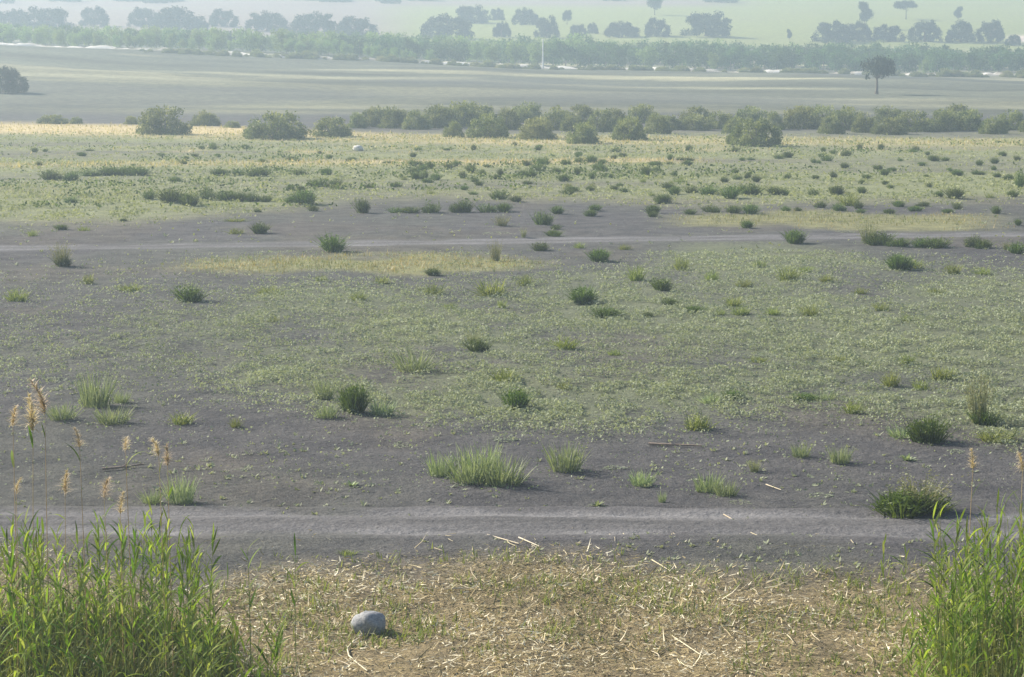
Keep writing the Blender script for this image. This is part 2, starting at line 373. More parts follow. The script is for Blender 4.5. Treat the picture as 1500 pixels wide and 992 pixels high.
def build_track(k, x0, x1, n):
    xs = np.linspace(x0, x1, n); cs = np.linspace(-1, 1, 31)
    hw = TW[k] * (1 + .10 * (fbm(xs * .5, xs * 0 + k, 90, 3) - .5) * 2)
    D = cs[None] * hw[:, None]
    X = np.broadcast_to(xs[:, None], D.shape); Y = track_y(k, xs)[:, None] + D + .25 * (fbm(X * .7, D * .6, 95 + k, 3) - .5) * np.abs(cs)[None] ** 2
    hw2 = .16 if k == 0 else .3
    rut = np.exp(-((np.abs(D + .22 * (fbm(X * .35, X * 0, 92, 3) - .5)) - .72) / (hw2 + .16 * fbm(X * .6, X * 0 + np.sign(D) * 3, 91, 3))) ** 2)
    e = sst(.72, 1., np.abs(cs))[None]
    base = hill(X, Y) + (terrain(X, Y) - hill(X, Y)) * e
    Zt = base + .004 - .045 * rut * (1 - e) + (fbm(X * 1.4, Y * 2.8, 99, 4) - .5) * .06 * (1 - e) + e * (-.034) + .014
    V = np.stack([X, Y, Zt], -1).reshape(-1, 3); nc = len(cs)
    i = (np.arange(n - 1)[:, None] * nc + np.arange(nc - 1)[None]).ravel()
    mb = MB(); mb.add(V, np.stack([i, i + nc, i + nc + 1, i + 1], -1), 0.)
    m, nt, b = nodes("track_dust")
    at = nt.nodes.new("ShaderNodeAttribute"); at.attribute_name = "tint"
    nf = noise_n(nt, 6., 6, .65); nff = noise_n(nt, 26., 4, .7); c = mixc(nt, ramp2(nt, nf, .3, .7), at.outputs["Color"], mixc(nt, 1., at.outputs["Color"], (1.32, 1.30, 1.28), 'MULTIPLY'))
    c = mixc(nt, ramp2(nt, nff, .32, .68), mixc(nt, 1., c, (.70, .70, .72), 'MULTIPLY'), mixc(nt, 1., c, (1.22, 1.22, 1.20), 'MULTIPLY'))
    nt.links.new(c, b.inputs["Base Color"]); b.inputs["Roughness"].default_value = .95; b.inputs["Specular IOR Level"].default_value = .1
    bp = nt.nodes.new("ShaderNodeBump"); bp.inputs["Strength"].default_value = 1.; bp.inputs["Distance"].default_value = .05
    nt.links.new(nf, bp.inputs["Height"]); nt.links.new(bp.outputs[0], b.inputs["Normal"])
    me = mb.data("dirt_track", m, True)
    gc, _, _ = ground_color(X, Y)
    dust = np.array([.168, .167, .177]); mid = np.array([.112, .111, .118]) * (1. if k == 0 else 1.1)
    kk = np.clip(rut * (.35 + 1.5 * fbm(X * .28, D * 1.2, 94, 4)), 0, 1); tc = mid + (dust - mid) * kk[..., None]
    tc = tc * (.66 + .68 * fbm(X * .5, D * 3.2, 97, 4))[..., None]
    ee = sst(.40, .90, np.abs(cs)[None] + 1.1 * (fbm(X * .7, D * 1.1, 93, 4) - .5))
    c = tc + (gc - tc) * ee[..., None]
    a = me.attributes.new("tint", 'FLOAT_COLOR', 'POINT')
    a.data.foreach_set("color", np.concatenate([c.reshape(-1, 3), np.ones((c.shape[0] * nc, 1))], 1).astype(np.float32).ravel())
    return kind(link("dirt_track", me), "structure")
build_track(0, -60, 60, 500); build_track(1, -130, 130, 600)

# pale sandy road bank that crosses the far slope
def build_bank():
    us = np.linspace(-300, 1800, 300)
    d = 432 + 4 * np.sin(us * .01); X = (us - CX) / F * d; Y = d + 0 * X
    rows = []
    hgt = .55 * np.clip(2.6 * (fbm(us * .09, us * 0, 111, 3) - .30), .02, 1)
    z0 = terrain(X, Y)
    for dy, dz in ((-.9, -.10), (-.5, .35), (0, .85), (1.6, 1.0), (5.5, .9), (7.5, -.1)):
        rows.append(np.stack([X, Y + dy, terrain(X, Y + dy) * .0 + z0 + np.where(dz > 0, dz * hgt, dz)], -1))
    V = np.stack(rows, 1); n, nc = V.shape[:2]
    i = (np.arange(n - 1)[:, None] * nc + np.arange(nc - 1)[None]).ravel()
    mb = MB(); mb.add(V.reshape(-1, 3), np.stack([i, i + nc, i + nc + 1, i + 1], -1), 0.)
    m, nt, b = nodes("pale_sand")
    g = nt.nodes.new("ShaderNodeNewGeometry"); n_ = noise_n(nt, .10, 5, .6, g.outputs["Position"])
    nt.links.new(mixc(nt, ramp2(nt, n_, .42, .58), (.28, .25, .21), (.80, .76, .70)), b.inputs["Base Color"])
    return kind(link("sandy_road", mb.data("sandy_road", m, True)), "structure")
build_bank()

# ------------------------------------------------------------------ trees and shrubs
def trunk_mb(h, r, limbs, spread_, top, crook=.05):
    mb = MB(); t = np.linspace(0, 1, 7)
    pts = np.stack([crook * h * np.sin(t * 3 + rng.random() * 6) * t, crook * h * np.cos(t * 2.3 + rng.random() * 6) * t, t * h], -1)
    pts[:, :2] -= pts[0, :2]
    tube(mb, pts, r * (1 - .55 * t) * (1 + .5 * np.exp(-t * 14)), 6)
    for k in range(limbs):
        a = 2 * np.pi * (k + rng.random() * .6) / limbs; s = rng.uniform(.62, .98); p0 = pts[int(s * 6)]
        p3 = np.array([math.cos(a) * spread_ * rng.uniform(.5, 1), math.sin(a) * spread_ * rng.uniform(.5, 1), top * rng.uniform(.8, 1.05)])
        q = np.linspace(0, 1, 5)[:, None]
        tube(mb, p0 + (p3 - p0) * q + np.array([0, 0, 1.]) * (q * (1 - q)) * -.4 * (top - p0[2]) * .5, r * .42 * (1 - .8 * q[:, 0]), 4)
    return mb
def crown_mb(clumps, n, size, asp=.55, bias=.42, flat=0.):
    mb = MB(); w = np.array([c[3] ** 2 for c in clumps]); w = w / w.sum()
    for c, k in zip(clumps, rng.multinomial(n, w)):
        p = inball(k, bias) * np.array([c[3], c[3], c[4]]) + np.array(c[:3])
        p += rng.normal(size=p.shape) * size * .35
        v = np.clip(.35 + .35 * (rng.random(k) - .5) + c[5], 0, 1)
        cards(mb, p, size * rng.uniform(.6, 1.4, k), v, flat, asp)
    return mb
def dome2(n, z0, i):
    cl = []
    for _ in range(n):
        a = rng.random() * 6.283; el = math.asin(rng.random() ** 1.1); k = rng.uniform(.84, .96) if rng.random() < .85 else rng.uniform(.3, .8)
        q = 1 + .08 * math.sin(2 * a + i) + .06 * math.sin(3 * a + 2 * i)
        cl.append((math.cos(a) * math.cos(el) ** .7 * .84 * k * q, math.sin(a) * math.cos(el) ** .7 * .84 * k * q, z0 + math.sin(el) * (.86 - z0) * k * q, rng.uniform(.13, .19), rng.uniform(.11, .16), rng.uniform(-.3, .4)))
    return cl
def dome_clumps(n, w, h, z0, r, jitter=.25):
    cl = []
    for i in range(n):
        a = rng.random() * 2 * np.pi; u = rng.random(); el = math.asin(u)
        k = rng.uniform(.45, 1) if rng.random() < .8 else rng.uniform(.1, .5)
        cl.append((math.cos(a) * math.cos(el) * w * k, math.sin(a) * math.cos(el) * w * k, z0 + math.sin(el) * h * k,
                   r * rng.uniform(.6, 1.3), r * rng.uniform(.5, 1.0), rng.uniform(-.25, .35)))
    return cl
# shrubs at the far edge of the plain: unit = 1 m half width
shrubs = []
for i in range(6):
    cl = []
    for _ in range(58):
        a = rng.random() * 6.283; el = math.asin(rng.random() ** 1.1); k = rng.uniform(.80, .98) if rng.random() < .8 else rng.uniform(.3, .8)
        q = 1 + .10 * math.sin(2 * a + i) + .07 * math.sin(3 * a + 2 * i)
        cl.append((math.cos(a) * math.cos(el) ** .8 * .82 * k * q, math.sin(a) * math.cos(el) ** .8 * .82 * k * q, .10 + math.sin(el) * .76 * k * q, rng.uniform(.15, .24), rng.uniform(.13, .20), rng.uniform(-.3, .4)))
    cl += [(math.cos(a) * .72, math.sin(a) * .72, .12, .22, .16, -.1) for a in np.linspace(0, 6.0, 13)]
    c = crown_mb(cl, 6500, .075, .55)
    for _ in range(60):      # shoots that break the outline
        a = rng.random() * 6.28; e = rng.uniform(.1, 1.45); r = rng.uniform(.84, .96)
        p = np.array([[math.cos(a) * math.cos(e) * r * .9, math.sin(a) * math.cos(e) * r * .9, .14 + math.sin(e) * r * .86]])
        strips(c, p, a, rng.uniform(.1, .9), .4, rng.uniform(.08, .2), .05, 2, rng.random())
    stem = MB()
    for k in range(9):
        a = rng.random() * 6.28; q = np.linspace(0, 1, 4)[:, None]
        tube(stem, np.array([[math.cos(a) * .05, math.sin(a) * .05, -.03]]) + q * np.array([[math.cos(a) * .45, math.sin(a) * .45, .6]]), .03 * (1 - .7 * q[:, 0]), 4)
    shrubs.append([("foliage", c.data("shrub_foliage", M["bush"])), ("stem", stem.data("shrub_stem", M["palebark"]))])
def stone_pine(kind_):
    if kind_ == 'umbrella':
        cl = [(rng.uniform(-.78, .78), rng.uniform(-.7, .7), .62 + rng.uniform(-.05, .1), .27, .13, rng.uniform(-.2, .3)) for _ in range(26)]
        cl = [(x, y, z + .22 * (1 - x * x - y * y * .6), r, rz, v) for x, y, z, r, rz, v in cl if x * x + y * y < .72]
        tr = trunk_mb(.62, .05, 6, .5, .74, .03)
    elif kind_ == 'upright':
        cl = [(rng.uniform(-.4, .4), rng.uniform(-.4, .4), rng.uniform(.45, 1.05), .3, .22, rng.uniform(-.2, .3)) for _ in range(22)]
        tr = trunk_mb(.75, .05, 5, .3, .9, .02)
    else:
        cl = dome2(80, .08, rng.random() * 6)
        tr = trunk_mb(.5, .06, 6, .5, .7, .04)
    return [("crown", crown_mb(cl, 8500, .062, .6).data("pine_crown", M["pine"])), ("trunk", tr.data("pine_trunk", M["bark"]))]
pines = {k: [stone_pine(k) for _ in range(n)] for k, n in (('umbrella', 3), ('upright', 2), ('round', 4))}
youngs = []
for i in range(9):
    cl = [(rng.normal() * .24, rng.normal() * .24, z, .24 * (1.15 - abs(z - .5)), .16, rng.uniform(-.25, .35)) for z in rng.uniform(.16, .90, 24)]
    youngs.append([("crown", crown_mb(cl, 1700, .085, .55).data("young_tree_crown", M["younglight" if i > 5 else "young"])), ("trunk", trunk_mb(.8, .022, 5, .16, .7, .02).data("young_tree_trunk", M["palebark"]))])

def stand(px, d, dz=0):
    X = (px - CX) / F * d; return X, d, float(terrain(X, d)) + dz
def place(name, var, px, d, w_px, h_px, rz=None, dz=-.05):
    X, Y, Z = stand(px, d); s = ppm(Y, Z)
    return spread(name, var, (X, Y, Z + dz), rng.random() * 6.28 if rz is None else rz, (w_px / s / 2, w_px / s / 2, h_px / s))

# row of shrubs along the far edge of the plain: (column, base row, width, height, label)
SHR = [
    (240, 197, 88, 45, "rounded green shrub with a grey bare stem, leftmost big shrub on the straw strip"),
    (402, 203, 104, 44, "widest dark green domed shrub on the pale straw strip"),
    (488, 200, 64, 32, "low domed shrub close to the right of the widest domed shrub"),
    (300, 184, 52, 24, "smaller shrub half hidden between the two big shrubs at left"),
    (78, 181, 52, 15, "low flat grey green shrub alone near the left edge of the straw strip"),
    (192, 182, 26, 14, "small shrub peeping out left of the leftmost big shrub"),
    (112, 181, 22, 12, "tiny shrub just right of the low flat grey shrub at left"),
    (340, 187, 30, 12, "tiny low shrub between two big domed shrubs at left"),
    (853, 210, 54, 34, "small round shrub standing forward of the row at centre"),
    (922, 205, 60, 38, "compact upright green shrub right of the small forward shrub"),
    (1108, 214, 84, 46, "big brown topped shrub standing forward of the row right of centre"),
    (1080, 212, 36, 22, "small pale green bush against the left side of the big brown topped shrub"),
    (715, 202, 66, 40, "broad dark shrub in the row left of centre"),
    (665, 201, 36, 26, "pale leafy small shrub left of the broad dark shrub in the row"),
    (787, 204, 66, 36, "olive topped shrub between the broad dark shrub and the small forward shrub"),
]
for px, py, w, h, lab in SHR:
    X, Y, Z = ground_at(px, py); s = ppm(Y, Z)
    e = spread("shrub", shrubs[int(rng.integers(6))], (X, Y, Z - .06), rng.random() * 6.28, (w / s / 2, w / s / 2, h / s * .97))
    tag(e, lab, "shrub", "shrubs along the far edge of the plain")
ROW = [(548, 48, 34), (578, 50, 36), (612, 46, 32), (640, 44, 36), (676, 60, 42), (745, 46, 36), (812, 60, 38), (838, 40, 30), (880, 50, 38),
       (900, 44, 34), (960, 48, 36), (985, 40, 28), (1015, 50, 30), (1050, 52, 32), (1080, 46, 30), (1130, 40, 34), (1172, 70, 42), (1212, 44, 34), (1240, 66, 42),
       (1268, 44, 36), (1298, 58, 32), (1340, 62, 38), (1378, 56, 40), (1418, 62, 38), (1450, 46, 34), (1480, 52, 36), (1512, 50, 36), (525, 34, 26)]
ORD = ["", "first", "second", "third", "fourth", "fifth", "sixth", "seventh", "eighth", "ninth", "tenth", "eleventh", "twelfth", "thirteenth", "fourteenth", "fifteenth", "sixteenth", "seventeenth", "eighteenth", "nineteenth", "twentieth"]
ROW.sort()
for i, (px, w, h) in enumerate(ROW):
    X, Y, Z = stand(px + rng.uniform(-4, 4), 208 + rng.uniform(0, 12) - (5 if 900 < px else 0) - (2 if px > 1200 else 0)); s = ppm(Y, Z)
    e = spread("shrub", shrubs[i % 6], (X, Y, Z - .06), rng.random() * 6.28, (w / s / 2 * 1.0, w / s / 2 * 1.1, h / s * (.95 if px < 900 else .86)))
    tag(e, f"olive {'tall' if h > 37 else 'low' if h < 31 else 'rounded'} shrub, {ORD[i + 1 if i < 14 else 28 - i]} from the {'left' if i < 14 else 'right'} in the long shrub row", "shrub", "shrubs crowded in the row behind the straw strip")
for px, w, h in ((560, 60, 26), (640, 60, 30), (700, 70, 34), (770, 60, 32), (850, 60, 30), (940, 60, 30), (1020, 60, 26), (1100, 60, 28), (1200, 70, 30), (1300, 60, 28), (1400, 60, 30)):
    X, Y, Z = stand(px, 226 + rng.uniform(0, 8)); s = ppm(Y, Z)
    e = spread("shrub", shrubs[int(rng.integers(6))], (X, Y, Z - .06), rng.random() * 6.28, (w / s / 2, w / s / 2, h / s))
    tag(e, "hazy shrub top showing behind the long shrub row", "shrub", "shrub tops behind the long shrub row")

# two trees on the open slope
lone = []
cl = [(rng.uniform(-.62, .62), rng.uniform(-.5, .5), .68 + rng.uniform(-.12, .2), .26, .15, rng.uniform(-.2, .2)) for _ in range(26)]
cl += [(-.45, .1, .46, .12, .07, 0), (.7, 0, .66, .2, .1, 0)]
lone = [("crown", crown_mb(cl, 4200, .085, .5).data("lone_tree_crown", M["pine"])), ("trunk", trunk_mb(.62, .075, 7, .45, .72, .06).data("lone_tree_trunk", M["bark"]))]
X, Y, Z = ground_at(1284, 138); s = ppm(Y, Z)
tag(spread("lone_tree", lone, (X, Y, Z - .05), .4, (62 / s / 2, 62 / s / 2, 55 / s)), "lone dark tree with a forked trunk on the open grey slope at right", "tree")
X, Y, Z = ground_at(14, 136); s = ppm(Y, Z)
tag(spread("round_tree", pines['round'][0], (X, Y, Z - .05), 1., (62 / s / 2, 62 / s / 2, 42 / s)), "dark round tree cut by the left edge of the photo on the slope", "tree")

# belt of young trees behind the sandy road
for i, u in enumerate(np.linspace(-60, 1560, 210)):
    d = 448 + (i * 37 % 5) * 11 + rng.uniform(-3, 3); px = u + rng.uniform(-8, 8)
    h = np.interp(px, [0, 500, 900, 1200, 1500], [28, 35, 38, 37, 34]) * rng.uniform(.86, 1.1)
    e = place("young_tree", youngs[6 + i % 3 if rng.random() < np.interp(px, [0, 500, 900, 1500], [.8, .6, .12, .05]) else i % 6], px, d, h * rng.uniform(1.4, 1.9), h)
    tag(e, "young tree in the belt behind the road, " + ("at the left end of the belt" if px < 380 else "left of the white pole" if px < 795 else "between the white pole and the lone tree" if px < 1285 else "at the right end of the belt"), "tree", "young trees in the belt behind the sandy road")
for px, h in ((1043, 28), (90, 26), (320, 26), (440, 20), (1352, 22)):
    e = place("young_tree", youngs[6 + int(rng.integers(3))], px, 440, h * 1.2, h)
    tag(e, {1043: "pale green round young tree standing in front of the belt right of centre", 90: "pale young tree in front of the belt near the left edge",
            320: "bright young tree fronting the belt left of the white pole, farther left of two", 440: "bright young tree in front of the belt left of the white pole, nearer of two",
            1352: "small bright young tree in front of the belt right of the lone dark tree"}[px], "tree")
for i in range(34):
    px = rng.uniform(60, 640); h = rng.uniform(16, 25)
    e = place("young_tree", youngs[6 + i % 3], px, rng.uniform(439, 446), h * 1.25, h)
    tag(e, "bright small tree along the paler left front of the young tree belt", "tree", "bright small trees before the belt at left")
# roadside bushes before the sandy road
for i in range(190):
    px = rng.uniform(200, 1520); X, Y, Z = stand(px, rng.uniform(424, 430)); s = ppm(Y, Z); w = rng.uniform(6, 26)
    e = spread("roadside_bush", shrubs[i % 6], (X, Y, Z - .05), rng.random() * 6.28, (w / s / 2, w / s / 2, w * rng.uniform(.28, .55) / s))
    tag(e, "small dark bush along the near side of the pale sandy road", "bush", "small bushes along the sandy road")

# pines on the hill: (column, crown middle row, width, height, kind, distance, label)
PIN = [
    (75, 24, 76, 30, 'round', 610, None), (143, 24, 48, 26, 'round', 640, None), (215, 22, 52, 24, 'round', 640, None), (265, 22, 84, 26, 'round', 620, None),
    (330, 23, 44, 20, 'round', 640, None), (395, 28, 58, 24, 'round', 620, None), (462, 30, 64, 26, 'round', 610, None), (522, 33, 64, 19, 'round', 600, None), (20, 28, 60, 24, 'round', 620, None),
    (655, 33, 88, 26, 'round', 590, "broad dark pine with a wide crown left of the white pole, largest of its clump"),
    (690, 18, 58, 22, 'round', 670, "pine rising behind the broad pine left of the white pole"),
    (735, 40, 30, 18, 'round', 600, "small round pine between the broad pine and the white pole"),
    (728, 26, 28, 16, 'round', 690, "faint small pine crown above the small round pine by the white pole"),
    (770, 22, 42, 22, 'round', 660, "pine above and left of the white pole top"),
    (800, 35, 40, 24, 'round', 600, "rounded dark pine standing behind the white pole"),
    (830, 27, 22, 18, 'upright', 660, "narrow pine to the right of the white pole"),
    (845, 43, 30, 16, 'round', 600, "low bush like pine right of the white pole"),
    (867, 40, 20, 14, 'round', 620, "small pale pine left of the flat topped pine"),
    (910, 40, 58, 19, 'round', 600, "flat topped dark pine between the white pole and the tall pine"),
    (957, 16, 32, 30, 'upright', 720, "tall upright pine on the green field right of centre"),
    (960, 38, 44, 24, 'round', 600, "rounded pine at the foot of the tall upright pine"),
    (1032, 37, 80, 32, 'round', 600, "broad domed pine alone on the green field right of centre"),
    (1262, 24, 32, 32, 'upright', 640, "upright dark pine above the clump on the green field"),
    (1322, 18, 38, 22, 'umbrella', 690, "umbrella pine on a thin bare trunk on the green field"),
    (1398, 26, 20, 18, 'upright', 690, "thin sparse pine standing behind the right hand clump"),
    (1215, 44, 66, 28, 'round', 582, "large pine at the left end of the clump on the green field"),
    (1252, 47, 50, 26, 'round', 586, "pine below the upright dark pine in the clump"),
    (1296, 49, 58, 22, 'round', 586, "flat pine in the middle of the clump below the umbrella pine"),
    (1350, 44, 54, 28, 'round', 590, "dark pine just right of the umbrella pine in the clump"),
    (1402, 46, 50, 28, 'round', 590, "second pine from the right end of the clump on the green field"),
    (1446, 48, 46, 28, 'round', 590, "pine at the right end of the clump on the green field"),
    (1478, 60, 26, 14, 'round', 580, "low pine at the right edge beyond the clump"),
    (1153, 49, 12, 11, 'upright', 590, "little pointed tree left of the clump on the green field"),
]
PL_ = sorted(p[0] for p in PIN if p[6] is None)
def pine_at(px, cy, w, h, kd, d, lab):
    X = (px - CX) / F * d; Z = float(terrain(X, d)); s = ppm(d, Z)
    topz = HC + (HOR - (cy - h / 2)) / s                   # crown top height at that distance
    H = max(topz - Z, h / s * 1.15)
    fr = {'umbrella': .93, 'upright': 1.2, 'round': .95}[kd]
    e = spread("stone_pine", pines[kd][int(rng.integers(len(pines[kd])))], (X, d, Z - .1), rng.random() * 6.28, (w / s / 2 * (1.22 if kd == 'round' and not lab else 1.08), w / s / 2, (H + .1) / fr))
    if lab: tag(e, lab, "pine tree", "pines on the far hill")
    else: tag(e, f"hazy broad pine, {ORD[PL_.index(px) + 1]} from the left in the line along the upper left hill", "pine tree", "hazy pines at the upper left")
for p in PIN: pine_at(*p)
for i in range(64):
    px = rng.uniform(-60, 640) if i < 52 else rng.uniform(860, 1080); d = rng.uniform(800, 930)
    e = place("hill_tree", pines['round'][i % 4], px, d, rng.uniform(24, 60), rng.uniform(12, 20))
    tag(e, "faint blue tree near the hilltop at the upper edge", "tree", "faint trees near the hilltop")

# white pole by the road
pl = MB(); tube(pl, [(0, 0, -.3), (0, 0, 2.), (0, 0, 5.2)], [.15, .14, .11], 6)
cap = MB(); tube(cap, [(0, 0, 5.2), (0, 0, 5.32)], [.18, .15], 6)
tag(spread("white_pole", [("post", pl.data("pole_post", M["white"])), ("cap", cap.data("pole_cap", M["white"]))], stand(795, 431)), "tall white pole standing before the young tree belt", "pole")

# ------------------------------------------------------------------ low plants of the plain
def v_(n, lo=0, hi=1): return rng.uniform(lo, hi, n)
def disc(n, r): a = rng.random(n) * 6.2832; k = r * np.sqrt(rng.random(n)); return np.stack([k * np.cos(a), k * np.sin(a), np.full(n, -.03)], -1)
def tuft_dark():
    mb = MB()
    subs = [(rng.normal() * .16, rng.normal() * .16, rng.uniform(.55, 1.), rng.uniform(.22, .34)) for _ in range(int(rng.integers(2, 5)))]; subs[0] = (subs[0][0] * .4, subs[0][1] * .4, 1., .34)
    for cx, cy, h, r in subs:
        n = 70; b = disc(n, r * .5); az = np.arctan2(b[:, 1], b[:, 0]) + rng.normal(size=n) * .5; b[:, 0] += cx; b[:, 1] += cy
        strips(mb, b, az, rng.uniform(.0, .65, n), rng.uniform(-.1, .5, n), h * rng.uniform(.5, 1.08, n), .035, 3, v_(n), rng.uniform(-1, 1, n))
        p = inball(260, .45) * np.array([r * 1.1, r * 1.1, h * .44]) + np.array([cx, cy, h * .42]); p = p[p[:, 2] > .0]
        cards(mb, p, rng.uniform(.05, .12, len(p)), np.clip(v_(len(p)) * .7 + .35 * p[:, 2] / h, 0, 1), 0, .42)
    return mb
def tuft_light():
    mb = MB(); n = 170; b = disc(n, .36); az = np.arctan2(b[:, 1], b[:, 0]) + rng.normal(size=n) * .6; r = np.hypot(b[:, 0], b[:, 1])
    strips(mb, b, az, r * rng.uniform(.4, 1.6, n), rng.uniform(.0, .45, n), rng.uniform(.30, 1.12, n), .024, 3, v_(n), rng.uniform(-1.4, 1.4, n), True)
    p = disc(160, .44); p[:, 2] = rng.uniform(.02, .5, 160); cards(mb, p, .08, v_(160), 0, .4)
    return mb
def tuft_yellow():
    mb = MB(); n = 110; b = disc(n, .34); az = rng.random(n) * 6.28
    strips(mb, b, az, rng.uniform(.1, .9, n), rng.uniform(.0, .7, n), rng.uniform(.35, 1., n), .045, 3, v_(n), rng.uniform(-1, 1, n))
    p = inball(150, .5) * np.array([.46, .46, .36]) + np.array([0, 0, .36]); p = p[p[:, 2] > 0]; cards(mb, p, .08, v_(len(p)), 0, .45)
    return mb
def tuft_feather():
    mb = MB(); n = 70; b = disc(n, .18); az = np.arctan2(b[:, 1], b[:, 0]) + rng.normal(size=n) * .4
    L = rng.uniform(.6, 1.05, n); ln = rng.uniform(.02, .5, n)
    strips(mb, b, az, ln, rng.uniform(-.1, .25, n), L, .03, 3, v_(n, .0, .6))
    for k in range(n):
        q = rng.uniform(.35, 1., 9) * L[k]; s_ = np.sin(ln[k] + .05)
        p = np.stack([b[k, 0] + np.cos(az[k]) * s_ * q, b[k, 1] + np.sin(az[k]) * s_ * q, np.cos(ln[k]) * q], -1) + rng.normal(size=(9, 3)) * .025
        cards(mb, p, rng.uniform(.04, .08, 9), v_(9, .3, 1), 0, .4)
    p = inball(120, .5) * np.array([.26, .26, .2]) + np.array([0, 0, .17]); cards(mb, p, .08, v_(120, 0, .4), 0, .4)
    return mb
def tuft_flat():
    mb = MB(); p = disc(130, .5); p[:, 2] = rng.uniform(.1, .8, 130) * (1 - (np.hypot(p[:, 0], p[:, 1]) / .5) ** 2 * .7)
    cards(mb, p, rng.uniform(.08, .17, 130), v_(130), .6, .5); return mb
def tuft_rosette():
    mb = MB(); n = 16; strips(mb, disc(n, .05), np.linspace(0, 6.28, n) + rng.normal(size=n) * .2, rng.uniform(.2, 1.2, n), rng.uniform(.1, .6, n), rng.uniform(.5, .9, n), .22, 3, v_(n), 0, True); return mb
KINDS = {'d': ("dark_tuft", tuft_dark, 'dark', "dark green"), 'l': ("grass_tuft", tuft_light, 'light', "pale green"), 'y': ("low_tuft", tuft_yellow, 'yellow', "yellow green"),
         'f': ("feathery_tuft", tuft_feather, 'feather', "feathery grey"), 'm': ("creeping_plant", tuft_flat, 'mat', "flat pale"), 'r': ("rosette_plant", tuft_rosette, 'light', "leafy")}
VAR = {k: [fn().data(nm, M[mt]) for _ in range(7)] for k, (nm, fn, mt, _) in KINDS.items()}
TUFTS = []
def T(px, py, w, h, k, lab=None): TUFTS.append((px, py, w, h, k, lab))
# --- rows beyond the far track
for a in ((70, 264, 24, 14), (107, 264, 22, 12), (130, 258, 24, 10), (162, 257, 24, 11), (185, 257, 26, 13), (208, 257, 26, 12), (255, 266, 16, 8), (320, 257, 22, 10), (350, 257, 18, 9), (385, 258, 26, 12), (438, 256, 18, 8), (478, 256, 14, 9),
          (218, 292, 19, 12), (248, 297, 36, 19), (278, 301, 24, 19), (301, 293, 26, 17), (330, 294, 30, 14), (350, 295, 24, 13), (367, 295, 20, 13), (390, 296, 18, 10), (430, 297, 18, 9), (447, 299, 30, 19), (470, 273, 28, 12), (427, 279, 12, 8), (442, 280, 11, 8), (458, 309, 13, 11), (103, 297, 14, 9), (376, 311, 10, 6), (181, 324, 9, 5), (494, 272, 14, 10),
          (529, 312, 19, 23), (580, 312, 20, 10), (602, 312, 26, 11), (633, 312, 19, 17), (666, 311, 18, 14), (682, 311, 22, 20), (712, 311, 24, 15), (741, 310, 21, 15), (733, 292, 22, 15), (755, 295, 17, 8), (793, 329, 23, 22), (817, 313, 19, 13), (866, 317, 14, 11), (870, 308, 18, 10), (815, 336, 13, 9), (812, 347, 20, 11),
          (700, 272, 13, 7), (833, 285, 18, 9), (865, 279, 12, 6), (900, 278, 10, 6), (956, 312, 18, 13), (972, 298, 20, 13), (957, 318, 14, 10), (990, 285, 18, 12), (1012, 314, 16, 10), (1012, 283, 16, 10), (1040, 311, 22, 12), (1070, 291, 28, 19), (1103, 285, 30, 15), (1133, 285, 24, 11), (1150, 286, 12, 8), (1040, 285, 24, 12), (1098, 313, 24, 17), (1076, 312, 22, 12),
          (1150, 309, 13, 9), (1168, 309, 11, 7), (1205, 304, 14, 10), (1226, 309, 16, 12), (1258, 306, 14, 12), (1261, 312, 14, 7), (1302, 313, 14, 8), (1317, 303, 15, 10), (1340, 309, 18, 8), (1355, 302, 16, 8), (1388, 312, 14, 7), (1403, 307, 14, 12), (1458, 313, 14, 13), (1490, 330, 10, 11), (1402, 291, 26, 15), (1376, 288, 14, 8), (1190, 286, 13, 9), (1225, 286, 18, 13), (1262, 283, 14, 9), (1485, 288, 11, 10), (1493, 275, 14, 24)): T(*a, 'd')
T(1243, 301, 28, 22, 'y', "bushy yellow green clump among dark tufts above the yellow grass strip at right")
T(1450, 290, 14, 8, 'y'); T(346, 342, 22, 11, 'y'); T(48, 346, 15, 12, 'y'); T(123, 338, 18, 9, 'y'); T(90, 336, 16, 8, 'd'); T(345, 324, 32, 6, 'y')
T(735, 331, 32, 15, 'f', "tan sparse tuft on the bare soil beyond the far track")
T(767, 349, 13, 16, 'f', "little feathery grey tuft at the far side of the far track")
T(378, 342, 26, 18, 'd', "dark tuft with a paler neighbour, left of centre beyond the far track")
T(1095, 334, 16, 13, 'd', "dark tuft standing in the yellow grass strip at right")
T(1165, 356, 26, 21, 'd', "dark tuft alone on the far track right of centre")
T(1272, 357, 40, 30, 'f', "tall feathery clump at the left end of the dark row beside the far track")
T(1292, 358, 32, 22, 'd', "dark tuft inside the feathery clump beside the far track at right")
T(1322, 361, 28, 14, 'd', "low dark tuft in the gap of the dark row beside the far track")
T(1353, 362, 28, 18, 'd', "left half of the long dark pair beside the far track at right"); T(1376, 363, 32, 17, 'd', "right half of the long dark pair beside the far track at right")
T(1425, 362, 18, 20, 'd', "upright dark tuft, left one of the pair near the right edge"); T(1441, 364, 24, 15, 'd', "wider dark tuft, right one of the pair near the right edge")
T(1489, 370, 28, 18, 'd', "dark tuft at the very right edge below the far track"); T(1474, 366, 18, 12, 'f', "greyish sprig beside the dark tuft at the right edge")
T(791, 367, 22, 15, 'd', "dark tuft at the near side of the far track, centre")
T(487, 368, 38, 28, 'd', "big dark round tuft beside the far track left of centre")
T(90, 390, 36, 32, 'f', "feathery pale topped tuft alone on bare soil at left"); T(91, 390, 24, 18, 'd', "dark heart of the feathery pale topped tuft at left")
T(726, 382, 24, 29, 'f', "tall brownish feathery tuft at the right end of the yellow strip"); T(879, 383, 26, 20, 'd', "square dark tuft alone right of the yellow strip")
T(635, 403, 22, 12, 'd', "small dark tuft at the lower edge of the yellow strip")
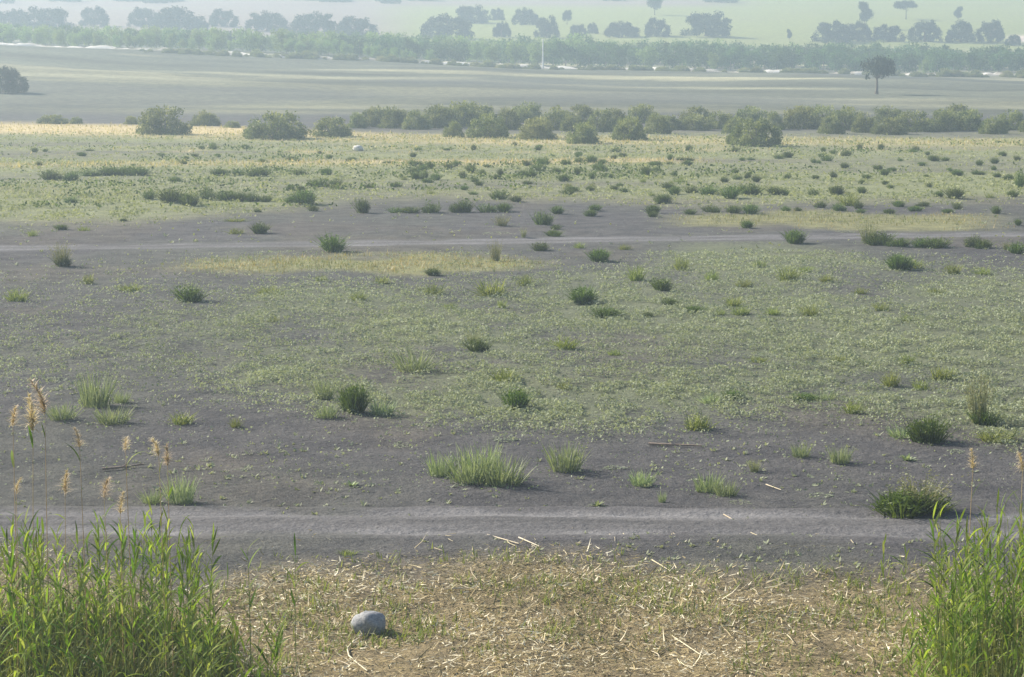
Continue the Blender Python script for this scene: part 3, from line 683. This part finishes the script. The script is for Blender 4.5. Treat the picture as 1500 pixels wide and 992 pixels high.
T(1316, 395, 30, 25, 'd', "dark round tuft alone below the far track at right"); T(1340, 393, 24, 16, 'y', "yellow green tuft right beside the dark round tuft at right")
T(275, 442, 38, 29, 'd', "dark bushy tuft at the left end of the green mat")
T(855, 445, 40, 28, 'd', "spiky dark green tuft at the upper edge of the green mat, centre")
T(885, 465, 38, 18, 'd', "low wide dark tuft just below the spiky dark tuft"); T(968, 425, 28, 22, 'd', "spiky dark tuft right of centre, highest of its cluster")
T(980, 447, 20, 13, 'd', "small dark tuft below the highest spiky dark tuft"); T(948, 464, 14, 9, 'd', "tiny dark tuft right of the low wide dark tuft")
T(1015, 458, 24, 11, 'd', "low dark tuft at the left end of the yellow green line"); T(1075, 448, 24, 18, 'y', "loose yellow green tuft behind the line of yellow green tufts")
T(1085, 461, 26, 18, 'y', "bright yellow green tuft, third in the line right of centre"); T(1055, 461, 18, 11, 'y', "small yellow green tuft, second in the line right of centre")
T(1132, 461, 22, 14, 'y', "yellow green tuft in the middle of the line right of centre"); T(1187, 462, 26, 21, 'y', "tallest yellow green tuft at the right part of the line")
T(1291, 455, 22, 15, 'y', "yellow green tuft with dark base, last in the line at right")
T(698, 514, 32, 22, 'd', "dark low tuft in the middle of the green mat"); T(694, 506, 28, 22, 'f', "brownish sprigs over the dark low tuft in the mat")
T(606, 543, 60, 32, 'l', "broad pale green tuft in the left half of the mat"); T(740, 558, 38, 24, 'y', "loose yellow green tuft above the round dark tuft at centre")
T(760, 601, 42, 36, 'd', "round dark green tuft on the lower edge of the mat, centre")
T(518, 604, 40, 44, 'd', "tall dark tuft between pale tufts left of centre"); T(560, 608, 38, 26, 'l', "pale tuft against the right side of the tall dark tuft")
T(475, 584, 32, 34, 'l', "pale spiky tuft up left of the tall dark tuft"); T(478, 612, 36, 24, 'l', "pale spiky tuft down left of the tall dark tuft")
T(140, 596, 56, 56, 'l', "tallest pale green bush of the cluster at left"); T(92, 614, 44, 26, 'l', "low green tuft at the left of the pale bush cluster"); T(165, 620, 50, 28, 'l', "spreading pale tuft in front of the pale bush cluster"); T(178, 590, 26, 20, 'l', "small tuft at the right of the pale bush cluster")
T(265, 621, 38, 22, 'y', "low yellowish tuft right of the pale bush cluster"); T(345, 626, 16, 20, 'y', "thin yellow green sprig alone on bare soil at left")
T(645, 697, 40, 38, 'l', "narrow pale tuft touching the left side of the biggest grass clump"); T(690, 706, 66, 52, 'l', "left half of the biggest pale grass clump before the near track"); T(735, 710, 70, 46, 'l', "right half of the biggest pale grass clump before the near track")
T(710, 698, 60, 52, 'l', "back part of the biggest pale grass clump before the near track")
T(828, 690, 50, 48, 'l', "upright pale grass tuft right of the biggest grass clump"); T(940, 711, 36, 26, 'l', "small round pale tuft on bare soil right of centre")
T(1038, 720, 42, 32, 'l', "pale grass tuft before the near track, left of a joined pair"); T(1064, 726, 34, 28, 'l', "pale grass tuft before the near track, right of a joined pair")
T(1173, 669, 28, 24, 'l', "small pale grass tuft right of the brown log, left of two"); T(1230, 678, 34, 30, 'l', "small pale grass tuft right of the brown log, right of two")
T(970, 736, 12, 20, 'l', "thin pale sprig right of the small round tuft"); T(875, 741, 18, 15, 'r', "leafy rosette on bare soil above the near track, centre"); T(515, 711, 18, 13, 'r', "leafy rosette on bare soil left of the biggest grass clump")
T(1075, 583, 28, 14, 'd', "low dark tuft at the lower edge of the mat right of centre"); T(1040, 590, 32, 14, 'l', "flat green tuft left of the low dark tuft by the mat edge")
T(1022, 629, 38, 32, 'y', "sparse yellowish tuft below the mat edge right of centre"); T(1175, 587, 36, 14, 'd', "long flat dark tuft at the mat edge at right, left part"); T(1205, 586, 36, 16, 'l', "long flat green tuft at the mat edge at right, right part")
T(1250, 605, 28, 24, 'y', "yellowish tuft at the right end of the flat tufts"); T(1328, 533, 22, 18, 'y', "small yellow green tuft in the right part of the mat"); T(1305, 566, 24, 30, 'y', "tall sparse yellow green tuft in the right part of the mat")
T(1380, 556, 32, 26, 'y', "wide yellow green tuft in the right part of the mat"); T(1348, 571, 24, 20, 'y', "yellow green tuft below left of the wide one at right")
T(1433, 620, 46, 68, 'f', "tall feathery grey shrub at right, highest plant of the bare soil"); T(1440, 622, 32, 26, 'd', "dark base of the tall feathery grey shrub at right")
T(1362, 646, 56, 42, 'd', "dark green bush left of the tall feathery shrub"); T(1322, 640, 44, 18, 'l', "pale leaves against the left side of the dark green bush"); T(1328, 674, 24, 15, 'r', "small rosette below the dark green bush")
T(1460, 646, 54, 22, 'y', "low yellowish tuft near the right edge below the feathery shrub")
T(1340, 758, 86, 44, 'd', "big dark bush beside the near track at right"); T(1318, 752, 50, 36, 'd', "left shoulder of the big dark bush beside the near track")
T(1350, 748, 96, 52, 'f', "dry sparse stems rising through the big dark bush by the track")
T(1105, 691, 26, 18, 'f', "dry tan stems on bare soil before the joined pale pair")
T(222, 737, 30, 24, 'l', "small green tuft behind the left reed bed, left of two"); T(265, 737, 44, 46, 'l', "tall pale tuft behind the left reed bed, right of two")
T(510, 812, 24, 10, 'y', "low green plant on the near edge of the near track")
for a in ((25, 441, 32, 24), (130, 416, 16, 18), (190, 426, 34, 14), (395, 431, 32, 16), (635, 431, 34, 20), (720, 433, 44, 28), (770, 418, 22, 20), (525, 440, 22, 16), (998, 396, 22, 24), (933, 411, 24, 28), (915, 366, 18, 12), (848, 363, 16, 11), (1155, 411, 32, 26), (1210, 413, 22, 14), (1395, 401, 24, 20),
          (1370, 431, 22, 13), (1042, 411, 20, 18), (1112, 391, 20, 14), (735, 451, 14, 15), (830, 511, 34, 24), (827, 570, 22, 14), (400, 471, 18, 11), (1440, 402, 24, 14), (560, 415, 22, 14), (1180, 398, 20, 12), (660, 452, 20, 12), (1090, 420, 24, 14), (1260, 430, 20, 12), (470, 412, 18, 12), (1330, 470, 18, 11), (1230, 530, 22, 12), (1110, 530, 26, 12), (900, 520, 20, 12)): T(*a, 'y')
for a, lab in (((230, 442, 50, 7), "pale flat creeping patch left of the dark bushy tuft at the mat end"), ((213, 505, 40, 5), "thin pale yellow patch on the left part of the mat"), ((80, 556, 44, 8), "pale green flat patch left of the tallest pale bush, upper of two"), ((84, 571, 40, 6), "pale green flat patch left of the tallest pale bush, lower of two"),
               ((730, 342, 44, 5), "pale flat patch at the far side of the far track"), ((1240, 340, 26, 4), "pale flat patch below the yellow strip at right"), ((1480, 394, 34, 6), "pale flat patch at the right edge below the far track"), ((262, 272, 24, 4), "whitish flat patch on the far plain at left, left of two"), ((290, 271, 24, 4), "whitish flat patch on the far plain at left, right of two"),
               ((28, 336, 44, 5), "whitish flat patch at the left edge beyond the far track"), ((1130, 524, 50, 12), "yellow green flat patch in the right half of the mat"), ((1390, 462, 0, 0), None), ((1200, 727, 44, 10), "pale creeping plant above the near track at right"), ((1085, 737, 34, 10), "yellow green creeping plant above the near track right of centre"), ((1400, 662, 30, 8), "flat pale plant under the dark green bush at right"),
               ((590, 652, 60, 7), "thin line of flat pale plants left of the biggest grass clump"), ((740, 643, 38, 12), "tan dry patch behind the biggest grass clump"), ((1130, 768, 52, 9), "yellowish flat patch on the far edge of the near track at right"), ((900, 686, 40, 6), "thin pale patch between the upright tuft and the small round tuft"), ((360, 688, 24, 6), "little pale patch on bare soil at left of centre")):
    if a[2]: T(*a, 'm', lab)
# --- small tufts of the far plain, each its own thing
for i in range(46):                                       # the dense green band right of centre
    T(rng.uniform(600, 965), rng.uniform(238, 266), rng.uniform(9, 15), rng.uniform(6, 11), 'd', 'G1')
for i in range(60):
    T(rng.uniform(960, 1500), rng.uniform(216, 276), rng.uniform(7, 14), rng.uniform(4, 9), 'd', 'G2')
for i in range(46):
    T(rng.uniform(0, 960), rng.uniform(212, 246), rng.uniform(6, 12), rng.uniform(3.5, 7), 'd', 'G3')
for i in range(22):
    T(rng.uniform(480, 1000), rng.uniform(262, 288), rng.uniform(8, 18), rng.uniform(5, 9), 'y' if i % 2 else 'd', 'G4')
SHARED = {'G1': ("small dark tuft in the dense green band of the far plain", "tufts in the dense green band of the far plain"),
          'G2': ("small dark tuft dotted over the right half of the far plain", "tufts dotted over the right of the far plain"),
          'G3': ("small dark tuft dotted over the left of the far plain near the straw strip", "tufts dotted over the left of the far plain"),
          'G4': ("low tuft between the dense green band and the bare strip", "low tufts before the bare strip")}
ROWS = [(0, 268, "in the first line of the far plain"), (268, 301, "along the near edge of the far plain"), (301, 337, "on the bare strip beyond the far track"), (337, 372, "beside the far track"), (372, 425, "along the upper edge of the mat"), (425, 480, "on the upper part of the mat"), (480, 640, "on the lower part of the mat"), (640, 999, "on the bare soil")]
ORD = ["", "first", "second", "third", "fourth", "fifth", "sixth", "seventh", "eighth", "ninth", "tenth", "eleventh", "twelfth", "thirteenth", "fourteenth", "fifteenth", "sixteenth", "seventeenth", "eighteenth", "nineteenth", "twentieth"]
cnt = {}
unl = {}
for i, t in enumerate(TUFTS):
    if t[5] is None:
        r = next(k for k, q in enumerate(ROWS) if q[0] <= t[1] < q[1])
        unl.setdefault((r, t[4]), []).append(i)
LAB = {}
for (r, k), ids in unl.items():
    ids.sort(key=lambda i: TUFTS[i][0]); n = len(ids); wm = np.median([TUFTS[i][2] for i in ids])
    for j, i in enumerate(ids):
        fromleft = j + 1 <= (n + 1) // 2
        o = ORD[min(20, j + 1 if fromleft else n - j)]
        size = "larger" if TUFTS[i][2] > wm * 1.2 else "smaller" if TUFTS[i][2] < wm * .8 else "middling"
        LAB[i] = f"{size} {KINDS[k][3]} tuft, {o} from the {'left' if fromleft else 'right'} {ROWS[r][2]}"
for i, (px, py, w, h, k, lab) in enumerate(TUFTS):
    X, Y, Z = ground_at(px, py); s = ppm(Y, Z)
    nm = KINDS[k][0]
    o = link(nm, VAR[k][int(rng.integers(7))], (X, Y, Z - .02)); o.rotation_euler = (0, 0, rng.random() * 6.28)
    hh = h / s * (1.3 if py < 300 else 1.1)
    if k == 'm': o.scale = (w / s, max(w / s * .5, h * Y * Y / (F * HC) * .8), .10)
    else:
        q = (1.45 if py < 480 else 1.28) if k == 'd' else 1.15 if k != 'f' else 1.1
        q = 1.02 if k == 'l' else q
        o.scale = (w / s * q, w / s * q, hh * (.96 if k == 'l' else 1.06))
    if lab in SHARED: tag(o, SHARED[lab][0], "plant", SHARED[lab][1])
    else: tag(o, lab or LAB[i], "plant", {'d': "dark tufts on the plain", 'l': "pale grass tufts", 'y': "yellow green tufts", 'f': "feathery tufts", 'm': "flat creeping patches", 'r': "leafy rosettes"}[k])

fr = MB()
for px, py, w, h, k, lab in TUFTS:
    if w < 13 or k == 'm': continue
    X, Y, Z = ground_at(px, py); r_ = w / ppm(Y, Z) * .5; n = 34
    P = disc(n, r_ * 1.9) * np.array([1, 1.2, 0]) + np.array([X, Y, 0]); P[:, 2] = terrain(P[:, 0], P[:, 1]) + rng.uniform(.0, .3, n) * r_ * .6
    cards(fr, P, rng.uniform(.10, .26, n) * r_ ** .6 * .55, v_(n, 0, .8), .3, .5)
kind(link("tuft_weeds", fr.data("tuft_weeds", M["light"])), "stuff")

# ------------------------------------------------------------------ ground cover nobody could count
def scatter(n, py0, py1, px0, px1):
    """random ground points, even in the picture's rows so that near ground is not starved"""
    py = rng.uniform(py0, py1, n); px = rng.uniform(px0, px1, n)
    a = (px - CX) / F; b = (CY - py) / F; dz = -sp + b * cp
    t = -HC / dz; return a * t, (cp + b * sp) * t
def rosettes(mb, X, Y, size, leaves, v0, flat=.35):
    n = len(X); Z = terrain(X, Y)
    for k in range(leaves):
        az = rng.random(n) * 6.28
        strips(mb, np.stack([X + rng.normal(size=n) * size * .25, Y + rng.normal(size=n) * size * .25, Z - .005], -1), az, rng.uniform(.4, 1.35, n), rng.uniform(.1, .5, n), size * rng.uniform(.5, 1.1, n), size * rng.uniform(.25, .45, n), 2, np.clip(v0 + rng.uniform(-.35, .35, n), 0, 1), rng.uniform(-.6, .6, n), True)
def mat_leaves(mb, X, Y, size, v0):
    """low leaves heaped in small cushions"""
    n = len(X); Z = terrain(X, Y)
    lump = np.clip((fbm(X * 2.4, Y * 1.7, 171, 2) - .35) * 2.2, 0, 1)
    cards(mb, np.stack([X, Y, Z + size * .2 + lump * .17 * rng.random(n) ** .6], -1), size, np.clip(v0 + rng.uniform(-.3, .3, n), 0, 1), .35, .7)
cov = MB()
X, Y = scatter(760000, 370, 720, -60, 1560)
f = fields(X, Y); lump = sst(.42, .57, fbm(X * 2.4, Y * 1.7, 171, 2))
keep = rng.random(len(X)) < np.clip(f[2] * 1.05 - .04, 0.014, 1) * (.07 + 1.0 * lump) * sst(.22, .50, f[8] + .14)
X, Y = X[keep], Y[keep]; mat_leaves(cov, X, Y, rng.uniform(.025, .08, len(X)) * np.sqrt(Y / 55), .36 + .55 * f[8][keep])
kind(link("ground_cover", cov.data("ground_cover", M["mat"])), "stuff")
cov = MB()
X, Y = scatter(230000, 196, 410, -60, 1560)
f = fields(X, Y); lump = sst(.40, .62, fbm(X * 1.1, Y * .7, 173, 2))
keep = rng.random(len(X)) < np.clip(f[3] * 1.0, .008, 1) * (.08 + .92 * lump) * sst(.25, .6, f[9] + .12)
X, Y = X[keep], Y[keep]; mat_leaves(cov, X, Y, rng.uniform(.07, .17, len(X)) * np.sqrt(Y / 110), .25 + .55 * f[8][keep])
kind(link("plain_cover", cov.data("plain_cover", M["farmat"])), "stuff")
# darker weeds that thicken the bands of the far plain
wd = MB(); X, Y = scatter(70000, 205, 305, -60, 1560)
f = fields(X, Y); ky = fbm(X * .05, Y * .22, 181, 4); keep = rng.random(len(X)) < (.06 + f[3]) * sst(.52, .70, ky) * sst(.45, .62, fbm(X * .5, Y * .5, 183, 2)) * .9
X, Y = X[keep], Y[keep]; n = len(X); cards(wd, np.stack([X, Y, terrain(X, Y) + rng.uniform(.02, .30, n)], -1), rng.uniform(.12, .26, n), v_(n), .0, .5)
kind(link("plain_weeds", wd.data("plain_weeds", M["dark"])), "stuff")
# pale bits scattered over bare soil
bits = MB(); X, Y = scatter(9000, 300, 850, -60, 1560)
cl_ = fbm(X * .25, Y * .25, 131, 3); keep = rng.random(len(X)) < sst(.35, .7, cl_); X, Y = X[keep], Y[keep]
rosettes(bits, X, Y, (.02 + .11 * rng.random(len(X)) ** 2.6) * np.sqrt(Y / 45), 6, .85)
kind(link("pale_weeds", bits.data("pale_weeds", M["mat"])), "stuff")
# dry grass strips
dg = MB(); X, Y = scatter(70000, 262, 410, -60, 1500)
f = fields(X, Y); keep = rng.random(len(X)) < f[4] ** 1.5 * sst(.3, .6, f[8] + .1); X, Y = X[keep], Y[keep]; n = len(X)
strips(dg, np.stack([X, Y, terrain(X, Y) - .01], -1), rng.random(n) * 6.28, rng.uniform(0, .6, n), rng.uniform(0, .6, n), rng.uniform(.05, .19, n), rng.uniform(.02, .045, n), 2, np.clip(v_(n) * .7 + 1.6 * (fbm(X * .3, Y * .3, 151, 3) - .4), 0, 1))
kind(link("dry_grass", dg.data("dry_grass", M["drygrass"])), "stuff")
dg = MB(); X, Y = scatter(30000, 178, 250, -60, 1560)
f = fields(X, Y); keep = rng.random(len(X)) < f[5] * .8; X, Y = X[keep], Y[keep]; n = len(X)
strips(dg, np.stack([X, Y, terrain(X, Y) - .01], -1), rng.random(n) * 6.28, rng.uniform(0, .7, n), rng.uniform(0, .6, n), rng.uniform(.12, .32, n), rng.uniform(.06, .12, n), 2, v_(n))
kind(link("pale_dry_grass", dg.data("pale_dry_grass", M["farstraw"])), "stuff")
# straw litter
st_ = MB(); n = 130000; X = rng.uniform(-10, 10, n); Y = rng.uniform(25.5, 38.2, n)
f = fields(X, Y); keep = rng.random(n) < np.clip(f[6] * (.25 + 1.6 * (fbm(X * .7, Y * .5, 201, 4) - .2)), 0.006, 1); X, Y = X[keep], Y[keep]; n = len(X)
lift = rng.uniform(.0, .05, n)
strips(st_, np.stack([X, Y, terrain(X, Y) + lift], -1), rng.random(n) * 6.28, rng.uniform(1.1, 1.75, n), rng.normal(size=n) * .45, rng.uniform(.03, .15, n) * np.where(rng.random(n) < .05, 2.6, rng.uniform(.5, 1.3, n)), rng.uniform(.009, .026, n), 2, np.clip(rng.random(n) ** 1.4 * 1.0 + .8 * (fbm(X * .8, Y * .8, 161, 3) - .45), 0, 1), rng.uniform(-.6, .6, n))
kind(link("straw_litter", st_.data("straw_litter", M["straw"])), "stuff")
gl = MB(); n = 15000; X = rng.uniform(-10, 10, n); Y = rng.uniform(25.5, 37.2, n)
f = fields(X, Y); keep = rng.random(n) < f[6] * sst(.36, .62, fbm(X * .55, Y * .55, 141, 3)); X, Y = X[keep], Y[keep]; n = len(X)
for k in range(3):
    strips(gl, np.stack([X + rng.normal(size=n) * .04, Y + rng.normal(size=n) * .04, terrain(X, Y) - .01], -1), rng.random(n) * 6.28, rng.uniform(.1, 1.1, n), rng.uniform(.1, .7, n), rng.uniform(.06, .22, n), rng.uniform(.012, .028, n), 3, v_(n))
kind(link("short_grass", gl.data("short_grass", M["yellow"])), "stuff")

# ------------------------------------------------------------------ reeds
def one_strip(L, Wd, lean, bend, segs=7):
    mb = MB(); strips(mb, [(0, 0, 0)], 0., lean, bend, L, Wd, segs, .5, 0., True); return mb
leaf_me = []
for L, bend in ((.34, .5), (.40, 1.0), (.28, .25), (.38, 1.5), (.32, .8)):
    mb = MB(); strips(mb, [(0, 0, 0)], 0., .50, bend, L, .029, 6, rng.random(), 0., True); leaf_me.append(mb.data("reed_leaf", M["reed"]))
stem_me = []
for k in range(4):
    mb = MB(); t = np.linspace(0, 1, 7); a = rng.random() * 6.28; c = rng.uniform(.01, .06)
    tube(mb, np.stack([math.cos(a) * c * t ** 2, math.sin(a) * c * t ** 2, t - .02], -1), .0055 * (1 - .7 * t), 4, .5); stem_me.append((mb.data("reed_stem", M["reed_stem"]), a, c))
dry_stem_me = []
for m_, a, c in stem_me:
    d_ = m_.copy(); d_.materials[0] = M['straw']; dry_stem_me.append((d_, a, c))
plume_me = []
for k in range(3):
    mb = MB(); n = 150; z = rng.random(n); az = rng.normal(size=n) * 1.4
    strips(mb, np.stack([.10 * z * z, 0 * z, z * .28], -1), az, rng.uniform(.3, 1.3, n), rng.uniform(.3, 1.6, n), (1.05 - .6 * z) * rng.uniform(.07, .18, n), .013, 3, v_(n)); plume_me.append(mb.data("reed_plume", M["plume"]))
def reed(X, Y, h, lab, group, nleaf=None, plume=False, lean=None, name="reed", leaf_from=.30):
    Z = float(terrain(X, Y)); e = link(name, None, (X, Y, Z)); e.empty_display_size = .1
    ln = rng.normal() * .07 if lean is None else lean; e.rotation_euler = (rng.normal() * .07, ln, rng.random() * 6.28 if lean is None else 0)
    sm, a, c = (dry_stem_me if plume else stem_me)[int(rng.integers(4))]; s = link("stem", sm, parent=e); s.scale = (h, h, h) if h < 1.6 else (1.6, 1.6, h)
    k = s.scale[0]
    nl = nleaf if nleaf is not None else int(rng.integers(11, 16)); side = rng.random() * 6.28
    for i in range(nl):
        t = leaf_from + (1 - leaf_from) * (i + .3 * rng.random()) / max(nl - .6, 1); t = min(t, .99)
        l = link("leaf", leaf_me[int(rng.integers(5))], (math.cos(a) * c * t * t * k, math.sin(a) * c * t * t * k, (t - .02) * h), e)
        up = t > .85
        l.rotation_euler = (rng.normal() * .12, rng.normal() * .12 - (.25 if up else 0), side + (i % 2) * math.pi + rng.normal() * .5)
        f_ = rng.uniform(.75, 1.2) * (.8 if up else 1.); l.scale = (f_, f_ * rng.uniform(.8, 1.2), f_)
    if plume:
        p = link("plume", plume_me[int(rng.integers(3))], (math.cos(a) * c * k * .94, math.sin(a) * c * k * .94, .95 * h), e); q = rng.uniform(.65, 1.0); q *= 1.5 if 'biggest' in lab and 'close' not in lab and 'right' not in lab else 1.; p.scale = (q * 1.1, q * 1.1, q); p.rotation_euler = (0, 0, rng.random() * 6.28)
    tag(e, lab, "reed", group); return e
def top_row(px, py, Y):
    """stand a reed of such height at distance Y that its tip reaches that row"""
    X = (px - CX) / F * (Y * 1.0); b = (CY - py) / F
    zt = HC + Y * (-sp + b * cp) / (cp + b * sp); X = (px - CX) / F * (Y * cp - (zt - HC) * sp)
    return X, max(zt - float(terrain(X, Y)), .3)
LGL = "green leafy reed in the dense reed bed at the lower left corner"; LGR = "green leafy reed in the reed bed at the lower right corner"
for i in range(120):
    px = -60 + 370 * rng.random() ** .9; Y = rng.uniform(25.5, 30.5)
    tp = np.interp(px, [-60, 0, 60, 110, 150, 200, 260, 300, 340], [755, 762, 756, 775, 752, 742, 756, 785, 860]) + abs(rng.normal()) * 60
    X, h = top_row(px, tp, Y); reed(X, Y, h, LGL, "reeds in the left reed bed")
for i in range(24):
    px = rng.uniform(270, 410); Y = rng.uniform(26, 29.5); X, h = top_row(px, rng.uniform(890, 985), Y)
    reed(X, Y, h, "short green reed at the thin right fringe of the left reed bed", "short reeds fringing the left bed", 7)
for px, tp, Y, lab in ((365, 800, 29.0, "single reed apart from the left bed, nearer to it of two"), (432, 806, 29.4, "single reed apart from the left bed, farther right of two"), (296, 762, 29.5, "single tall reed at the right end of the left bed")):
    X, h = top_row(px, tp, Y); reed(X, Y, h, lab, None, 8, leaf_from=.45)
for i in range(108):
    px = 1560 - 200 * rng.random() ** 1.15; Y = rng.uniform(25.5, 30.5)
    tp = np.interp(px, [1365, 1385, 1420, 1450, 1480, 1560], [850, 740, 790, 735, 728, 730]) + abs(rng.normal()) * 60
    X, h = top_row(px, tp, Y); reed(X, Y, h, LGR, "reeds in the right reed bed")
for i in range(12):
    px = rng.uniform(1320, 1400); Y = rng.uniform(26, 29.5); X, h = top_row(px, rng.uniform(880, 985), Y)
    reed(X, Y, h, "short green reed at the thin left fringe of the right reed bed", "short reeds fringing the right bed", 7)
for px, tp, Y, lab in ((1300, 790, 31, "thin reed apart from the right bed, left of two"), (1325, 810, 31.5, "thin reed apart from the right bed, right of two")):
    X, h = top_row(px, tp, Y); reed(X, Y, h, lab, None, 5, leaf_from=.6)
for px, tp, lab in ((65, 572, "tall dry reed with the biggest tan plume at the far left"), (20, 595, "dry plumed reed close to the left edge of the photo"), (40, 602, "dry plumed reed between the left edge and the biggest plume"), (112, 630, "thin dry reed with a narrow plume right of the biggest plume"), (176, 628, "dry plumed reed with a drooping plume, second clump from left"), (222, 655, "dry plumed reed, left one of the right hand pair above the left bed"), (255, 634, "dry plumed reed with an arching plume, right one of the pair above the left bed"),
                     (100, 688, "short dry reed with a pale plume below the thin one"), (152, 705, "short dry reed with a little plume above the middle of the left bed"), (12, 710, "short dry plumed reed at the left edge of the photo"), (172, 735, "dry reed with a ragged plume just over the left bed"), (1487, 655, "dry reed with an orange tan plume at the right edge"), (1436, 675, "thin dry plumed reed left of the orange plume at right")):
    X, h = top_row(px, tp + 10, rng.uniform(27, 29)); reed(X, 28., h, lab, None, 2, True, 0.0, "plumed_reed", .35)
# undergrowth of the beds
ug = MB(); n = 13000; sd_ = rng.random(n) < .6
px = np.where(sd_, -60 + 420 * rng.random(n) ** 1.1, 1580 - 230 * rng.random(n) ** 1.1); Y = rng.uniform(25, 30.8, n); X = (px - CX) / F * (Y + 1.8)
h = rng.uniform(.25, .85, n) * np.where(sd_, np.interp(px, [200, 380], [1, .35]), np.interp(px, [1340, 1440], [.35, 1]))
strips(ug, np.stack([X, Y, terrain(X, Y) - .02], -1), rng.random(n) * 6.28, rng.uniform(0, .5, n), rng.uniform(0, 1.1, n), h, rng.uniform(.014, .032, n), 4, v_(n), rng.uniform(-1, 1, n), True)
kind(link("reed_undergrowth", ug.data("reed_undergrowth", M["undergrowth"])), "stuff")

# ------------------------------------------------------------------ rock, log, stalks
def rock(name, px, py, w, h, mat, lab, cat, seed, asp=.8):
    bm = bmesh.new(); bmesh.ops.create_icosphere(bm, subdivisions=4, radius=1)
    for v in bm.verts:
        p = np.array(v.co); q = .70 + .62 * fbm(p[0] * 1.7 + 5 + p[2] * .7, p[1] * 1.3 + 3 - p[2] * .9, seed, 3)
        p = p * q; p[0] = min(p[0], .86); v.co = p * (1 + .05 * (fbm(p[0] * 7 + 9, p[1] * 7 + p[2] * 6, seed + 4, 2) - .5))
    me = bpy.data.meshes.new(name); bm.to_mesh(me); bm.free(); me.shade_smooth(); me.materials.append(mat)
    X, Y, Z = ground_at(px, py); s = ppm(Y, Z); o = link(name, me, (X, Y + w / s * .3, Z + h / s * .34)); o.scale = (w / s / 1.65, w / s / 1.65 * asp, h / s / 1.5); o.rotation_euler = (0, .08, .3)
    return tag(o, lab, cat)
rock("rock", 540, 928, 41, 28, M["rock"], "grey rounded rock lying on the straw left of centre", "rock", 5)
rock("white_stone", 525, 221, 14, 8, M["whitestone"], "small white lump lying on the far plain left of centre", "stone", 8)
def stalk(name, p0, p1, r, lab, group=None, mat="straw", v=.9, sag=.0, z0=.03, z1=.03, cat="stalk"):
    A = ground_at(*p0); B = ground_at(*p1)
    A = np.array([A[0], A[1], A[2] + z0]); B = np.array([B[0], B[1], B[2] + z1]); t = np.linspace(0, 1, 6)[:, None]
    side = np.cross(B - A, [0, 0, 1.]); L = np.linalg.norm(B - A); side /= np.linalg.norm(side) + 1e-9
    pts = A + (B - A) * t + side * (np.sin(t * 3.14159 * 1.2) * sag * L)
    mb = MB(); tube(mb, pts - pts[0], np.linspace(r, r * .6, 6), 6, v); o = link(name, mb.data(name, M[mat]), tuple(pts[0]))
    return tag(o, lab, cat, group)
stalk("log", (950, 653), (1028, 656), .026, "long thin brown log lying on bare soil right of centre", None, "wood", 0, .01, .04, .04, "log")
stalk("driftwood", (150, 690), (212, 684), .024, "pinkish brown piece of driftwood on bare soil behind the left reed bed", None, "wood", 0, .05, .04, .05, "wood")
stalk("driftwood", (176, 688), (196, 678), .014, "short pinkish branch rising from the driftwood behind the left reed bed", None, "wood", 0, .05, .04, .12, "wood")
stalk("dry_stick", (536, 932), (524, 985), .014, "bent pale stick lying below the grey rock", None, "straw", .85, .12, .03, .02, "stick")
stalk("fallen_reed", (1480, 990), (1388, 935), .016, "orange dry reed stalk leaning out of the right reed bed", None, "plume", .3, .03, .05, .55, "reed")
stalk("fallen_reed", (760, 790), (790, 803), .013, "thick pale stalk lying on the near edge of the track, right of two", "fallen reed stalks", "straw", .9)
stalk("fallen_reed", (714, 786), (760, 799), .012, "thick pale stalk lying on the near edge of the track, left of two", "fallen reed stalks", "straw", .8)
stalk("fallen_reed", (650, 866), (702, 864), .014, "flat pale stalk on the upper part of the straw left of centre", "fallen reed stalks", "straw", .8)
stalk("fallen_reed", (1060, 756), (1086, 771), .011, "pale stalk across the far rut of the near track", "fallen reed stalks", "straw", .75)
stalk("fallen_reed", (1122, 712), (1144, 720), .011, "short whitish stalk on bare soil right of the joined pale pair", "fallen reed stalks", "straw", .8)
stalk("fallen_reed", (955, 823), (980, 838), .010, "pale stalk at the upper edge of the straw right of centre", "fallen reed stalks", "straw", .75)
stalk("fallen_reed", (985, 935), (1030, 965), .011, "long pale stalk in the straw at lower centre right", "fallen reed stalks", "straw", .8)
for i in range(70):
    px = rng.uniform(400, 1340); py = rng.uniform(812, 985); a = rng.normal() * .5 + .45; L = rng.uniform(9, 26)
    stalk("straw_stalk", (px, py), (px + L * math.cos(a), min(py + L * math.sin(a) * .7, 990)), rng.uniform(.004, .009), "loose whitish stalk lying on the foreground straw", "loose whitish stalks on the straw", "straw", .8, rng.normal() * .06)
for i in range(16):
    px = rng.uniform(600, 1330); py = rng.uniform(770, 812); a = rng.normal() * .4 + .5; L = rng.uniform(8, 18)
    stalk("straw_stalk", (px, py), (px + L * math.cos(a), py + L * math.sin(a) * .7), rng.uniform(.004, .009), "loose whitish stalk lying by the near side of the near track", "loose whitish stalks by the track", "straw", .75, rng.normal() * .06)

# ------------------------------------------------------------------ haze
hm = bpy.data.materials.new("haze_air"); hm.use_nodes = True; nt = hm.node_tree
nt.nodes.remove(nt.nodes["Principled BSDF"])
pv = nt.nodes.new("ShaderNodeVolumePrincipled"); pv.inputs["Color"].default_value = (.60, .76, .93, 1); pv.inputs["Density"].default_value = .00108; pv.inputs["Anisotropy"].default_value = .35
nt.links.new(pv.outputs[0], nt.nodes["Material Output"].inputs["Volume"])
bm = bmesh.new(); bmesh.ops.create_cube(bm, size=1)
me = bpy.data.meshes.new("haze"); bm.to_mesh(me); bm.free(); me.materials.append(hm)
hz = kind(link("haze", me, (0, 678, 24)), "stuff"); hz.scale = (1140, 1500, 54)
